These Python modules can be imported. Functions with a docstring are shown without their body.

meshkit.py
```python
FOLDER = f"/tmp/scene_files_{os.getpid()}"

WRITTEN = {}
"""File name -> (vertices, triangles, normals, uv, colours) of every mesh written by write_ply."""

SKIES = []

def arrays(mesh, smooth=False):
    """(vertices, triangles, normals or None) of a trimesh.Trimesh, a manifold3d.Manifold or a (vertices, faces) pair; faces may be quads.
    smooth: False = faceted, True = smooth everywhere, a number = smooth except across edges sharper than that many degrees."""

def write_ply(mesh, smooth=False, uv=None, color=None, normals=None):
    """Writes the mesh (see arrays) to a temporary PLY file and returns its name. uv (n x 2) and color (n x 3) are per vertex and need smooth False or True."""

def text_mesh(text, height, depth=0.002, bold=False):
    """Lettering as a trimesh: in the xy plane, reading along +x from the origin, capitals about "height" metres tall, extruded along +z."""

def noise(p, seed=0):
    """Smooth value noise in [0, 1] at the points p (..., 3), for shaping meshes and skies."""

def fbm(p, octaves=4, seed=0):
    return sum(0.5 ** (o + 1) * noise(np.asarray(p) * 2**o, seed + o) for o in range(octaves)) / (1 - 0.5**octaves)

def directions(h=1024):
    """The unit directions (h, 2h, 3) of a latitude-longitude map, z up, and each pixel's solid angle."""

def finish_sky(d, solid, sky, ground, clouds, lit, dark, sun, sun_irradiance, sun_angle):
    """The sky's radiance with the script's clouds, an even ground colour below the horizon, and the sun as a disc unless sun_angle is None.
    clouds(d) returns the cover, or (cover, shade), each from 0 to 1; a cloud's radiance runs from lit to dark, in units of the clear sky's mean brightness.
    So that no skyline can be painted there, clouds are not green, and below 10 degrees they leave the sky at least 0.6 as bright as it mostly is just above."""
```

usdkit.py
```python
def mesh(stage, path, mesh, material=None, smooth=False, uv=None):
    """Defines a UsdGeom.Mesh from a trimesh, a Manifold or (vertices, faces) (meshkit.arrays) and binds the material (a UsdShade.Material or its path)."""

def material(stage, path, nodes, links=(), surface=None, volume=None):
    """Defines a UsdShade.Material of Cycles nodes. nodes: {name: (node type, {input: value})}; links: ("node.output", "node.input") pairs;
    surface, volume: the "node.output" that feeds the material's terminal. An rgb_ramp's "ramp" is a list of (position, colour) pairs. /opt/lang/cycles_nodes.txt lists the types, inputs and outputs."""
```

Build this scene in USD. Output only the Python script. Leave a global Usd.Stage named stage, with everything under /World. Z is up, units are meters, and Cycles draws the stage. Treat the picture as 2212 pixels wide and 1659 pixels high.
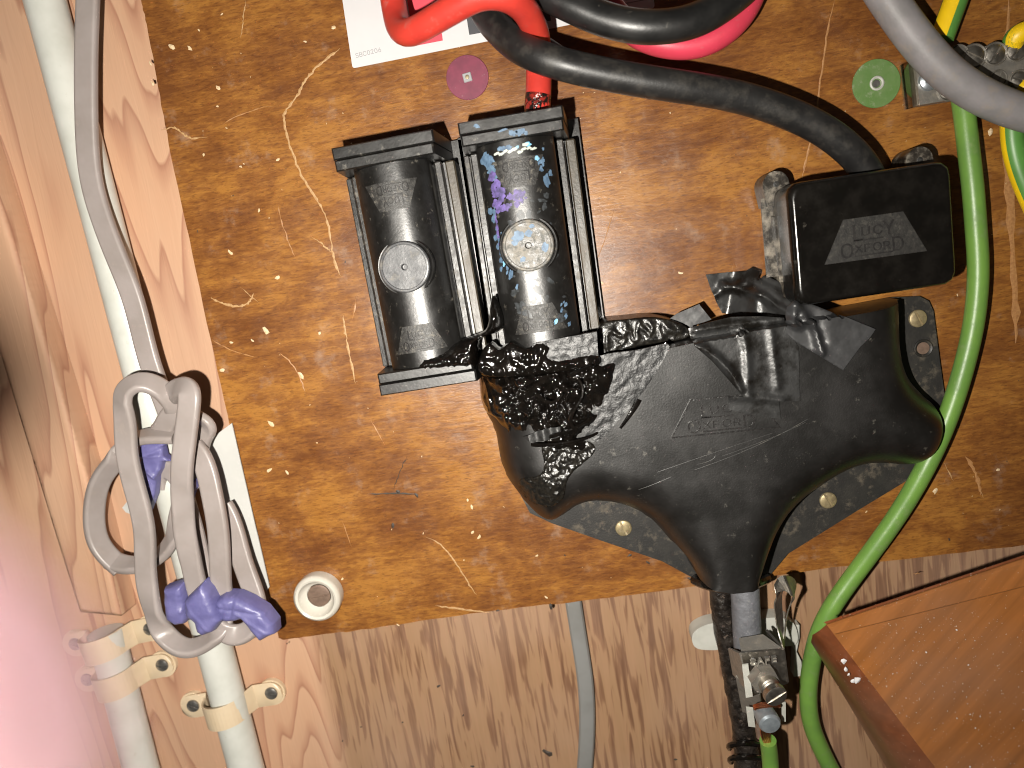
import math, random
import numpy as np
import trimesh, shapely
import manifold3d as mf
from shapely.geometry import Polygon, LineString, Point
from scipy.spatial import Delaunay
from scipy.interpolate import CubicSpline
from pxr import Usd, UsdGeom, UsdLux, UsdShade, Gf, Sdf
import usdkit, meshkit

stage = Usd.Stage.CreateInMemory()
UsdGeom.SetStageUpAxis(stage, 'Z')
UsdGeom.SetStageMetersPerUnit(stage, 1.0)
UsdGeom.Xform.Define(stage, '/World')
UsdGeom.Scope.Define(stage, '/World/Looks')
random.seed(7)
rng = np.random.default_rng(7)
mm = 0.001

# ------------------------------------------------------------------ camera
# board coordinates: x right along the board, y up along the board, z out of the board towards the viewer.
# world: X = x, Z = y, Y = -z
D, F, CX, CY = 0.40, 1597.0, 1106.0, 829.5
dh = np.array([.985, -.146, -.0936]); dh /= np.linalg.norm(dh)
dv = np.array([.1537, .9750, .160]); dv -= dh * (dv @ dh); dv /= np.linalg.norm(dv)
dn = np.cross(dh, dv)
R = np.stack([dh, -dv, -dn], 1)            # board -> camera (x right, y down, z ahead)
CAM = -R.T @ np.array([0, 0, D])           # camera position on the board's axes

def P(u, v, h=0.0):
    """the point h metres in front of the board that the photograph (2212 wide) shows at u, v"""
    d = R.T @ np.array([(u - CX) / F, (v - CY) / F, 1.0])
    t = (h - CAM[2]) / d[2]
    return CAM + t * d

def P2(u, v, h=0.0):
    return P(u, v, h)[:2]

def W(v):
    v = np.asarray(v, float)
    return np.stack([v[..., 0], -v[..., 2], v[..., 1]], -1)

cam = UsdGeom.Camera.Define(stage, '/World/camera')
ax = [W(R.T @ np.array(a, float)) for a in ((1, 0, 0), (0, -1, 0), (0, 0, -1))]
cw = W(CAM)
cam.AddTransformOp().Set(Gf.Matrix4d(*[float(x) for r in (list(ax[0]) + [0], list(ax[1]) + [0], list(ax[2]) + [0], list(cw) + [1]) for x in r]))
cam.CreateHorizontalApertureAttr(36.0)
cam.CreateFocalLengthAttr(36.0 * F / 2212.0)
cam.CreateClippingRangeAttr(Gf.Vec2f(0.003, 50.0))
cam.CreateExposureAttr(0.0)
cam.CreateFStopAttr(7.0)
cam.CreateFocusDistanceAttr(0.375)

# ------------------------------------------------------------------ light: the phone's flash, and the dim room behind the camera
LAMP = CAM + R.T @ np.array([-0.046, 0.031, 0.0082])
flash = UsdLux.DiskLight.Define(stage, '/World/flash_lamp')
flash.CreateRadiusAttr(0.004)
flash.CreateNormalizeAttr(True)
flash.CreateIntensityAttr(1.2)
flash.CreateColorAttr(Gf.Vec3f(1.0, 0.95, 0.86))
AIM = math.radians(11)
fx = [W(R.T @ np.array(a, float)) for a in ((math.cos(AIM), 0, math.sin(AIM)), (0, -1, 0), (math.sin(AIM), 0, -math.cos(AIM)))]
flash.AddTransformOp().Set(Gf.Matrix4d(*[float(x) for r in (list(fx[0]) + [0], list(fx[1]) + [0], list(fx[2]) + [0], list(W(LAMP)) + [1]) for x in r]))
dome = UsdLux.DomeLight.Define(stage, '/World/sky')
dm = usdkit.material(stage, '/World/Looks/room_light', {'b': ('background_shader', {'color': (1.0, 0.86, 0.70), 'strength': 0.036})}, surface='b.background')
UsdShade.MaterialBindingAPI.Apply(dome.GetPrim()).Bind(dm)
dome.GetPrim().SetCustomDataByKey('kind', 'structure')

# ------------------------------------------------------------------ naming and writing helpers
USED = {}
def numbered(parent, name):
    k = (str(parent), name)
    n = USED.get(k, -1) + 1
    USED[k] = n
    return f'{parent}/{name}' if n == 0 else f'{parent}/{name}_{n:03d}'

BASE = {}
def tag(prim, label=None, cat=None, group=None, kind=None):
    for k, v in (('label', label), ('category', cat), ('group', group), ('kind', kind)):
        if v:
            prim.SetCustomDataByKey(k, v)
    return prim

def thing(name, label, cat, base=(0, 0, 0), group=None, kind=None):
    x = UsdGeom.Xform.Define(stage, numbered('/World', name))
    b = np.asarray(base, float)
    x.AddTranslateOp().Set(Gf.Vec3d(*[float(q) for q in W(b)]))
    BASE[str(x.GetPath())] = b
    return tag(x.GetPrim(), label, cat, group, kind)

def part(parent, name, mesh, mat, smooth=30, label=None, kind=None):
    p = str(parent.GetPath())
    b = BASE[p]
    path = numbered(p, name)
    if hasattr(mesh, 'to_mesh'):
        mm_ = mesh.to_mesh()
        mesh = trimesh.Trimesh(mm_.vert_properties[:, :3], mm_.tri_verts, process=False)
    m = trimesh.Trimesh(W(np.asarray(mesh.vertices) - b), np.asarray(mesh.faces), process=False)
    pr = usdkit.mesh(stage, path, m, mat, smooth=smooth).GetPrim()
    BASE[path] = b
    return tag(pr, label, kind=kind)

def single(name, mesh, mat, label, cat, group=None, kind=None, smooth=30):
    """a thing that is one mesh, its origin at its own middle"""
    b = np.asarray(mesh.vertices).mean(0)
    path = numbered('/World', name)
    m = trimesh.Trimesh(W(np.asarray(mesh.vertices) - b), np.asarray(mesh.faces), process=False)
    pr = usdkit.mesh(stage, path, m, mat, smooth=smooth)
    pr.AddTranslateOp().Set(Gf.Vec3d(*[float(q) for q in W(b)]))
    BASE[path] = b
    return tag(pr.GetPrim(), label, cat, group, kind)

def cat_(*ms):
    return trimesh.util.concatenate([m for m in ms if m is not None])

# ------------------------------------------------------------------ shape helpers
def spline(pts, n=12):
    p = np.asarray(pts, float)
    if len(p) == 2:
        return np.linspace(p[0], p[1], n)
    t = np.concatenate([[0], np.cumsum(np.maximum(np.linalg.norm(np.diff(p, axis=0), axis=1), 1e-6) ** .6)])
    s = CubicSpline(t, p)
    return s(np.linspace(0, t[-1], n * (len(p) - 1) + 1))

def sweep(path, section, up=None, scale=None, caps=True, parallel=True):
    """section (k,2) [across, out] swept along path (n,3); up: the out direction (3,) or (n,3)"""
    p = np.asarray(path, float); n = len(p)
    t = np.gradient(p, axis=0); t /= np.linalg.norm(t, axis=1, keepdims=True) + 1e-12
    if up is None:
        a = np.array([0, 0, 1.0])
        if abs(t[0] @ a) > .9: a = np.array([0, 1.0, 0])
        ups = np.zeros((n, 3)); u = a
        for i in range(n):
            u = u - t[i] * (u @ t[i]); u /= np.linalg.norm(u); ups[i] = u
    else:
        ups = np.broadcast_to(np.asarray(up, float), (n, 3)).copy()
        ups -= t * np.sum(ups * t, 1, keepdims=True)
        ups /= np.linalg.norm(ups, axis=1, keepdims=True) + 1e-12
    side = np.cross(t, ups)
    sc = np.ones(n) if scale is None else np.broadcast_to(scale, (n,))
    sec = np.asarray(section, float); k = len(sec)
    v = p[:, None] + sc[:, None, None] * (sec[None, :, :1] * side[:, None] + sec[None, :, 1:] * ups[:, None])
    i, j = np.meshgrid(np.arange(n - 1), np.arange(k), indexing='ij')
    q = np.stack([i * k + j, i * k + (j + 1) % k, (i + 1) * k + (j + 1) % k, (i + 1) * k + j], -1).reshape(-1, 4)
    f = np.vstack([q[:, [0, 1, 2]], q[:, [0, 2, 3]]])
    v = v.reshape(-1, 3)
    if caps:
        c0, c1 = len(v), len(v) + 1
        v = np.vstack([v, p[0], p[-1]])
        jj = np.arange(k)
        f = np.vstack([f, np.stack([np.full(k, c0), (jj + 1) % k, jj], 1), np.stack([np.full(k, c1), (n - 1) * k + jj, (n - 1) * k + (jj + 1) % k], 1)])
    m = trimesh.Trimesh(v, f, process=False)
    if m.volume < 0:
        m.invert()
    return m

def circle(r, k=18, ry=None):
    a = np.arange(k) * 2 * np.pi / k
    return np.stack([r * np.cos(a), (ry or r) * np.sin(a)], 1)

def stadium(w, h, k=6):
    """flat cable section, w across, h thick"""
    r = h / 2; e = w / 2 - r
    a = np.linspace(-np.pi / 2, np.pi / 2, k)
    right = np.stack([e + r * np.cos(a), r * np.sin(a)], 1)
    left = np.stack([-e - r * np.cos(a), -r * np.sin(a)], 1)
    return np.vstack([right, left])

def px_path(pts, n=12):
    """a run that leaves the picture goes on as it was heading"""
    pts = [tuple(q[:3]) for q in pts]
    for _ in range(2):
        a, b = np.array(pts[0], float), np.array(pts[1], float)
        if len(pts) > 2 and (a[1] < -20 or a[0] > 2230 or a[1] > 1680):
            d = (a - b)[:2]; d = d / np.linalg.norm(d) * 240
            pts = [(a[0] + d[0], a[1] + d[1], a[2])] + pts
        pts = pts[::-1]
    return spline([P(*q) for q in pts], n)

def tube(pts, r, n=12, k=18, **kw):
    return sweep(px_path(pts, n), circle(r, k), **kw)

def hull(pts):
    return trimesh.convex.convex_hull(np.asarray(pts, float))

def rbox(x0, x1, y0, y1, z0, z1, b=.0006):
    c = []
    for x, sx in ((x0, 1), (x1, -1)):
        for y, sy in ((y0, 1), (y1, -1)):
            for z, sz in ((z0, 1), (z1, -1)):
                c += [(x + sx * b, y + sy * b, z), (x + sx * b, y, z + sz * b), (x, y + sy * b, z + sz * b)]
    return hull(c)

def tm(man):
    m = man.to_mesh()
    return trimesh.Trimesh(m.vert_properties[:, :3], m.tri_verts, process=False)

def man(t):
    return mf.Manifold(mf.Mesh(np.asarray(t.vertices, np.float32), np.asarray(t.faces, np.uint32)))

def revolve(profile, n=32):
    """profile of (r, z) from the axis outwards and back"""
    return trimesh.creation.revolve(np.asarray(profile, float), sections=n)

def place(m, o, angle=0.0, s=1.0, tilt=None):
    m = m.copy()
    T = trimesh.transformations.rotation_matrix(angle, [0, 0, 1])
    if tilt is not None:
        T = tilt @ T
    T[:3, :3] *= s
    T[:3, 3] = o
    m.apply_transform(T)
    return m

def field(poly, s, ztop, zbot, jitter=.2, seed=1, hard=None):
    """a closed slab over a plan polygon between two height functions of x, y"""
    r = np.random.default_rng(seed)
    poly = poly if isinstance(poly, Polygon) else Polygon(poly)
    poly = poly.buffer(0)
    if poly.geom_type == 'MultiPolygon':
        poly = max(poly.geoms, key=lambda g: g.area)
    pts = []
    for ring in [poly.exterior] + list(poly.interiors):
        c = np.array(ring.coords)
        for a, b in zip(c[:-1], c[1:]):
            n = max(1, int(round(np.linalg.norm(b - a) / s)))
            pts.append(a + (b - a) * (np.arange(n) / n)[:, None])
    bd = np.vstack(pts)
    x0, y0, x1, y1 = poly.bounds
    gx, gy = np.meshgrid(np.arange(x0, x1 + s, s), np.arange(y0, y1 + s, s * .866))
    gx = gx + (np.arange(gx.shape[0]) % 2)[:, None] * s / 2
    g = np.stack([gx.ravel(), gy.ravel()], 1) + r.uniform(-jitter * s, jitter * s, (gx.size, 2))
    inner = poly.buffer(-.45 * s)
    if not inner.is_empty:
        g = g[shapely.contains_xy(inner, g[:, 0], g[:, 1])]
    else:
        g = np.zeros((0, 2))
    xy = np.vstack([bd, g])
    tri = Delaunay(xy).simplices
    cen = xy[tri].mean(1)
    tri = tri[shapely.contains_xy(poly, cen[:, 0], cen[:, 1])]
    a, b, c = xy[tri[:, 0]], xy[tri[:, 1]], xy[tri[:, 2]]
    ar = (b[:, 0] - a[:, 0]) * (c[:, 1] - a[:, 1]) - (b[:, 1] - a[:, 1]) * (c[:, 0] - a[:, 0])
    tri = tri[np.abs(ar) > 1e-13]; ar = ar[np.abs(ar) > 1e-13]
    tri[ar < 0] = tri[ar < 0][:, ::-1]
    zt = ztop(xy[:, 0], xy[:, 1]) * np.ones(len(xy)); zb = zbot(xy[:, 0], xy[:, 1]) * np.ones(len(xy))
    n = len(xy)
    v = np.vstack([np.c_[xy, zt], np.c_[xy, zb]])
    e = np.vstack([tri[:, [0, 1]], tri[:, [1, 2]], tri[:, [2, 0]]])
    key = {tuple(x) for x in e}
    be = np.array([x for x in e if (x[1], x[0]) not in key])
    f = np.vstack([tri, tri[:, ::-1] + n, np.stack([be[:, 1], be[:, 0], be[:, 0] + n], 1), np.stack([be[:, 1], be[:, 0] + n, be[:, 1] + n], 1)])
    used = np.unique(f); remap = -np.ones(len(v), int); remap[used] = np.arange(len(used))
    return trimesh.Trimesh(v[used], remap[f], process=False)

def flat(z):
    return lambda x, y: np.full_like(x, z)

def noisez(fn, amp, scale, seed=0, oct_=3):
    return lambda x, y: fn(x, y) + amp * (meshkit.fbm(np.stack([x * scale, y * scale, 0 * x], -1), oct_, seed) - .5) * 2

def pxpoly(pts, h=0.0):
    return Polygon([P2(u, v, h) for u, v in pts])

def smoothpoly(pts, h=0.0, n=6):
    p = [P2(u, v, h) for u, v in pts]
    p = np.array(p + [p[0]])
    t = np.concatenate([[0], np.cumsum(np.linalg.norm(np.diff(p, axis=0), axis=1) ** .6)])
    s = CubicSpline(t, p, bc_type='periodic')
    return Polygon(s(np.linspace(0, t[-1], n * len(pts) + 1)[:-1])).buffer(0)

def blob(c, r, seed, k=12, rough=.35, ang=0, asp=1.0):
    q = np.random.default_rng(seed)
    a = np.arange(k) * 2 * np.pi / k
    rr = r * (1 + rough * q.uniform(-1, 1, k))
    x, y = rr * np.cos(a) * asp, rr * np.sin(a)
    return Polygon(np.stack([c[0] + x * math.cos(ang) - y * math.sin(ang), c[1] + x * math.sin(ang) + y * math.cos(ang)], 1)).buffer(0)

# ------------------------------------------------------------------ materials
def mat(name, c1, c2=None, rough=.45, rough2=None, scale=60, stretch=(1, 1, 1), lo=.4, hi=.65, bump=None, dust=None, metal=0, detail=5, spec=None, coat=0, extra=None, sss=0):
    """principled surface: colour c1 broken by c2 along a noise; bump (scale, metres); dust (colour, scale, lo, hi, roughness)"""
    n = {'g': ('geometry', {}), 'm': ('mapping', {'scale': stretch}), 'n': ('noise_texture', {'scale': scale, 'detail': detail, 'roughness': .6}),
         'p': ('principled_bsdf', {'metallic': metal, 'roughness': rough})}
    l = [('g.position', 'm.vector'), ('m.vector', 'n.vector')]
    if spec is not None: n['p'][1]['specular_ior_level'] = spec
    if coat: n['p'][1]['coat_weight'] = coat; n['p'][1]['coat_roughness'] = .12
    if sss:
        n['p'][1]['subsurface_weight'] = sss; n['p'][1]['subsurface_scale'] = .006; n['p'][1]['subsurface_radius'] = (1.0, .8, .82)
    c2 = c2 if c2 is not None else tuple(x * .8 for x in c1)
    n['r'] = ('rgb_ramp', {'ramp': [(0, c1), (lo, c1), (hi, c2), (1, c2)]})
    l += [('n.fac', 'r.fac')]
    col = 'r.color'
    if rough2 is not None:
        n['rr'] = ('map_range', {'from_min': lo, 'from_max': hi, 'to_min': rough, 'to_max': rough2, 'clamp': True})
        l += [('n.fac', 'rr.value')]
    rsock = 'rr.result' if rough2 is not None else None
    if dust:
        dc, ds, dlo, dhi, dr = dust
        n['dn'] = ('noise_texture', {'scale': ds, 'detail': 7, 'roughness': .7})
        n['dr'] = ('map_range', {'from_min': dlo, 'from_max': dhi, 'clamp': True})
        n['dm'] = ('mix', {'color2': dc})
        n['dq'] = ('mix_float', {'a': rough, 'b': dr})
        l += [('g.position', 'dn.vector'), ('dn.fac', 'dr.value'), ('dr.result', 'dm.fac'), (col, 'dm.color1'), ('dr.result', 'dq.fac')]
        if rsock: l += [(rsock, 'dq.a')]
        col = 'dm.color'; rsock = 'dq.result'
    if rsock: l += [(rsock, 'p.roughness')]
    l += [(col, 'p.base_color')]
    if bump:
        n['bn'] = ('noise_texture', {'scale': bump[0], 'detail': bump[2] if len(bump) > 2 else 4, 'roughness': .6})
        n['b'] = ('bump', {'distance': bump[1], 'strength': 1.0})
        l += [('g.position', 'bn.vector'), ('bn.fac', 'b.height'), ('b.normal', 'p.normal')]
    return usdkit.material(stage, '/World/Looks/' + name, n, l, surface='p.BSDF')

DUST = (.30, .27, .22)
M = {}
M['bakelite'] = mat('bakelite', (.006, .0055, .005), (.010, .0095, .009), rough=.33, rough2=.40, scale=140, bump=(900, .00005), dust=(DUST, 260, .60, .95, .7), spec=.75)
M['bakelite_gloss'] = mat('bakelite_gloss', (.004, .0035, .003), (.007, .006, .005), rough=.16, rough2=.26, scale=120, bump=(500, .00004), dust=(DUST, 190, .66, 1.1, .6))
M['bakelite_dusty'] = mat('bakelite_dusty', (.016, .015, .014), (.03, .028, .026), rough=.34, rough2=.48, scale=300, bump=(1200, .00008), dust=(DUST, 160, .55, .85, .8))
M['bakelite_side'] = mat('bakelite_side', (.018, .015, .012), (.07, .06, .048), rough=.33, rough2=.5, scale=130, bump=(900, .00012), dust=((.34, .30, .24), 130, .48, .8, .6))
M['case_black'] = mat('case_black', (.0055, .005, .0045), (.010, .009, .0085), rough=.35, rough2=.43, scale=60, bump=(1100, .00006), dust=((.26, .24, .2), 220, .62, 1.0, .7), spec=.8)
M['base_black'] = mat('base_black', (.016, .015, .014), (.026, .024, .021), rough=.5, scale=120, bump=(900, .0001), dust=((.16, .13, .09), 130, .52, .85, .85))
M['plate'] = mat('plate', (.020, .019, .018), (.04, .038, .035), rough=.42, rough2=.6, scale=500, bump=(1500, .00015), dust=(DUST, 400, .55, .85, .8))
M['plate_dark'] = mat('plate_dark', (.014, .013, .012), (.028, .026, .023), rough=.5, scale=500, bump=(1500, .0001), dust=((.12, .11, .09), 400, .55, .9, .8))
M['letter_gloss'] = mat('letter_gloss', (.012, .011, .011), (.022, .02, .019), rough=.26, spec=.9, scale=400, bump=(900, .0002))
M['letter'] = mat('letter', (.010, .009, .009), (.02, .018, .017), rough=.5, spec=.35, scale=400)
M['rail_worn'] = mat('rail_worn', (.03, .025, .017), (.075, .06, .042), rough=.36, rough2=.5, scale=160, stretch=(1, 1, .3), bump=(600, .0001), dust=(DUST, 200, .6, .9, .8))
M['knob'] = mat('knob', (.075, .076, .08), (.045, .046, .05), rough=.38, rough2=.55, scale=180, bump=(700, .0001), dust=((.22, .2, .17), 240, .55, .8, .7))
M['knob_worn'] = mat('knob_worn', (.075, .073, .07), (.20, .18, .15), rough=.35, rough2=.6, scale=260, lo=.42, hi=.62, bump=(500, .0003), dust=((.10, .10, .09), 330, .5, .62, .7))
M['tar'] = mat('tar', (.003, .0024, .002), (.006, .0045, .0035), rough=.10, rough2=.18, scale=200, spec=.9, bump=(200, .0004, 3))
M['tar_film'] = mat('tar_film', (.008, .008, .0085), (.004, .004, .004), rough=.42, rough2=.48, scale=130, lo=.48, hi=.6, spec=.6, bump=(340, .0005, 4))
M['tar_pitted'] = mat('tar_pitted', (.006, .0055, .005), (.014, .012, .009), rough=.26, rough2=.36, scale=400, spec=.5, bump=(500, .0003, 3))
M['tape_black'] = mat('tape_black', (.020, .020, .021), (.028, .028, .030), rough=.42, rough2=.48, scale=100, spec=.9, bump=(160, .0002, 2))
M['tape_dirty'] = mat('tape_dirty', (.018, .018, .018), (.006, .005, .004), rough=.40, rough2=.28, scale=90, spec=.8, lo=.45, hi=.62, bump=(200, .00022, 3), dust=((.2, .18, .15), 420, .62, .85, .6))
M['tape_blue'] = mat('tape_blue', (.112, .106, .26), (.14, .133, .30), rough=.42, scale=120, bump=(140, .0005, 3))
M['rubber_black'] = mat('rubber_black', (.009, .009, .009), (.016, .0155, .015), rough=.34, rough2=.42, scale=90, spec=.7, stretch=(1, 1, 1), bump=(800, .00005), dust=(DUST, 200, .62, 1.0, .8))
M['rubber_dusty'] = mat('rubber_dusty', (.012, .0115, .0115), (.018, .017, .0165), rough=.38, rough2=.46, scale=90, bump=(800, .00006), dust=((.10, .09, .075), 120, .5, 1.2, .6))
M['red'] = mat('red', (.58, .045, .030), (.47, .036, .026), rough=.42, scale=60, bump=(700, .00006), dust=((.42, .18, .15), 130, .58, .95, .8))
M['pink_red'] = mat('pink_red', (.60, .045, .085), (.52, .04, .07), rough=.45, scale=60, bump=(700, .00005), dust=((.45, .25, .25), 120, .60, 1.0, .8))
M['grey_round'] = mat('grey_round', (.235, .22, .225), (.19, .18, .18), rough=.5, scale=80, bump=(800, .0001), dust=((.28, .23, .18), 150, .52, .85, .85))
M['grey_flat'] = mat('grey_flat', (.30, .262, .25), (.26, .225, .21), rough=.36, scale=50, bump=(300, .00008), dust=((.36, .3, .26), 100, .6, 1.0, .7))
M['grey_flat2'] = mat('grey_flat2', (.20, .20, .195), (.17, .168, .16), rough=.42, scale=50, bump=(300, .00008))
M['green'] = mat('green', (.140, .275, .05), (.11, .225, .045), rough=.38, scale=70, bump=(600, .00006), dust=((.22, .28, .12), 140, .55, .9, .8))
M['green2'] = mat('green2', (.095, .26, .05), (.08, .21, .045), rough=.4, scale=80)
M['yellow'] = mat('yellow', (.85, .56, .01), (.78, .50, .01), rough=.4, scale=80)
M['pvc_white'] = mat('pvc_white', (.57, .575, .535), (.50, .505, .46), rough=.34, scale=45, bump=(250, .0001), dust=((.42, .39, .32), 190, .62, .80, .6))
M['cream'] = mat('cream', (.62, .50, .35), (.57, .445, .295), rough=.36, scale=50, bump=(300, .00008), dust=((.5, .36, .24), 150, .60, .85, .7))
M['paper'] = mat('paper', (.58, .57, .58), (.55, .54, .55), rough=.55, scale=30)
M['card'] = mat('card', (.50, .50, .48), (.47, .47, .45), rough=.42, scale=30)
M['print_red'] = mat('print_red', (.72, .07, .10), (.68, .06, .09), rough=.5)
M['print_dark'] = mat('print_dark', (.05, .05, .06), (.07, .07, .075), rough=.5)
M['print_grey'] = mat('print_grey', (.28, .28, .29), (.32, .32, .33), rough=.5)
M['red_disc'] = mat('red_disc', (.19, .035, .065), (.15, .03, .055), rough=.4, scale=160, dust=((.3, .2, .2), 300, .62, .9, .8))
M['green_disc'] = mat('green_disc', (.10, .19, .05), (.13, .21, .075), rough=.5, scale=160, dust=((.34, .35, .26), 260, .55, .85, .8))
M['steel'] = mat('steel', (.55, .52, .47), (.38, .35, .31), rough=.32, rough2=.5, scale=300, metal=1, bump=(600, .00008), dust=((.35, .3, .24), 250, .55, .85, .8))
M['steel_dull'] = mat('steel_dull', (.36, .34, .31), (.26, .24, .21), rough=.42, rough2=.6, scale=260, metal=.75, bump=(500, .00015), dust=((.30, .26, .21), 230, .5, .8, .85))
M['zinc'] = mat('zinc', (.50, .54, .58), (.40, .44, .48), rough=.35, metal=.8, scale=300)
M['brass'] = mat('brass', (.42, .34, .19), (.28, .22, .13), rough=.42, metal=.6, scale=400, dust=((.3, .26, .2), 300, .55, .8, .85))
M['screw_grey'] = mat('screw_grey', (.36, .35, .33), (.24, .23, .22), rough=.3, metal=.85, scale=400)
M['lead'] = mat('lead', (.19, .195, .215), (.13, .132, .145), rough=.5, rough2=.62, metal=.3, scale=220, bump=(350, .0004), dust=((.36, .35, .33), 330, .58, .78, .8))
M['copper'] = mat('copper', (.72, .30, .16), (.55, .20, .10), rough=.3, metal=1, scale=500)
M['porcelain'] = mat('porcelain', (.60, .57, .51), (.56, .53, .46), rough=.18, scale=50, dust=((.5, .44, .36), 180, .6, .9, .5))
M['screw_brown'] = mat('screw_brown', (.20, .135, .10), (.15, .10, .075), rough=.5, scale=400, metal=.3)
M['clip_grey'] = mat('clip_grey', (.47, .47, .43), (.40, .40, .36), rough=.5, scale=120)
M['scratch'] = mat('scratch', (.44, .27, .12), (.34, .18, .07), rough=.6, scale=700)
M['scratch_faint'] = mat('scratch_faint', (.40, .20, .075), (.30, .14, .05), rough=.5, scale=700)
M['chip'] = mat('chip', (.66, .52, .34), (.55, .38, .2), rough=.65, scale=900)
M['chip_dark'] = mat('chip_dark', (.03, .024, .018), (.06, .04, .03), rough=.6)
M['paint_blue'] = mat('paint_blue', (.13, .21, .31), (.05, .09, .15), rough=.55, scale=420, lo=.35, hi=.7)
M['paint_sky'] = mat('paint_sky', (.16, .42, .68), (.30, .50, .62), rough=.3, scale=420)
M['paint_purple'] = mat('paint_purple', (.17, .12, .36), (.06, .05, .12), rough=.55, scale=420, lo=.35, hi=.65)
M['paint_pale'] = mat('paint_pale', (.50, .53, .46), (.40, .44, .42), rough=.4, scale=300)
M['clear'] = usdkit.material(stage, '/World/Looks/clear', {'t': ('transparent_bsdf', {'color': (.80, .79, .75)}), 'g': ('glossy_bsdf', {'roughness': .12, 'color': (1, 1, 1)}), 'f': ('fresnel', {'IOR': 1.5}), 'm': ('mix_closure', {})},
                             [('f.fac', 'm.fac'), ('t.BSDF', 'm.closure1'), ('g.BSDF', 'm.closure2')], surface='m.closure')

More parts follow.
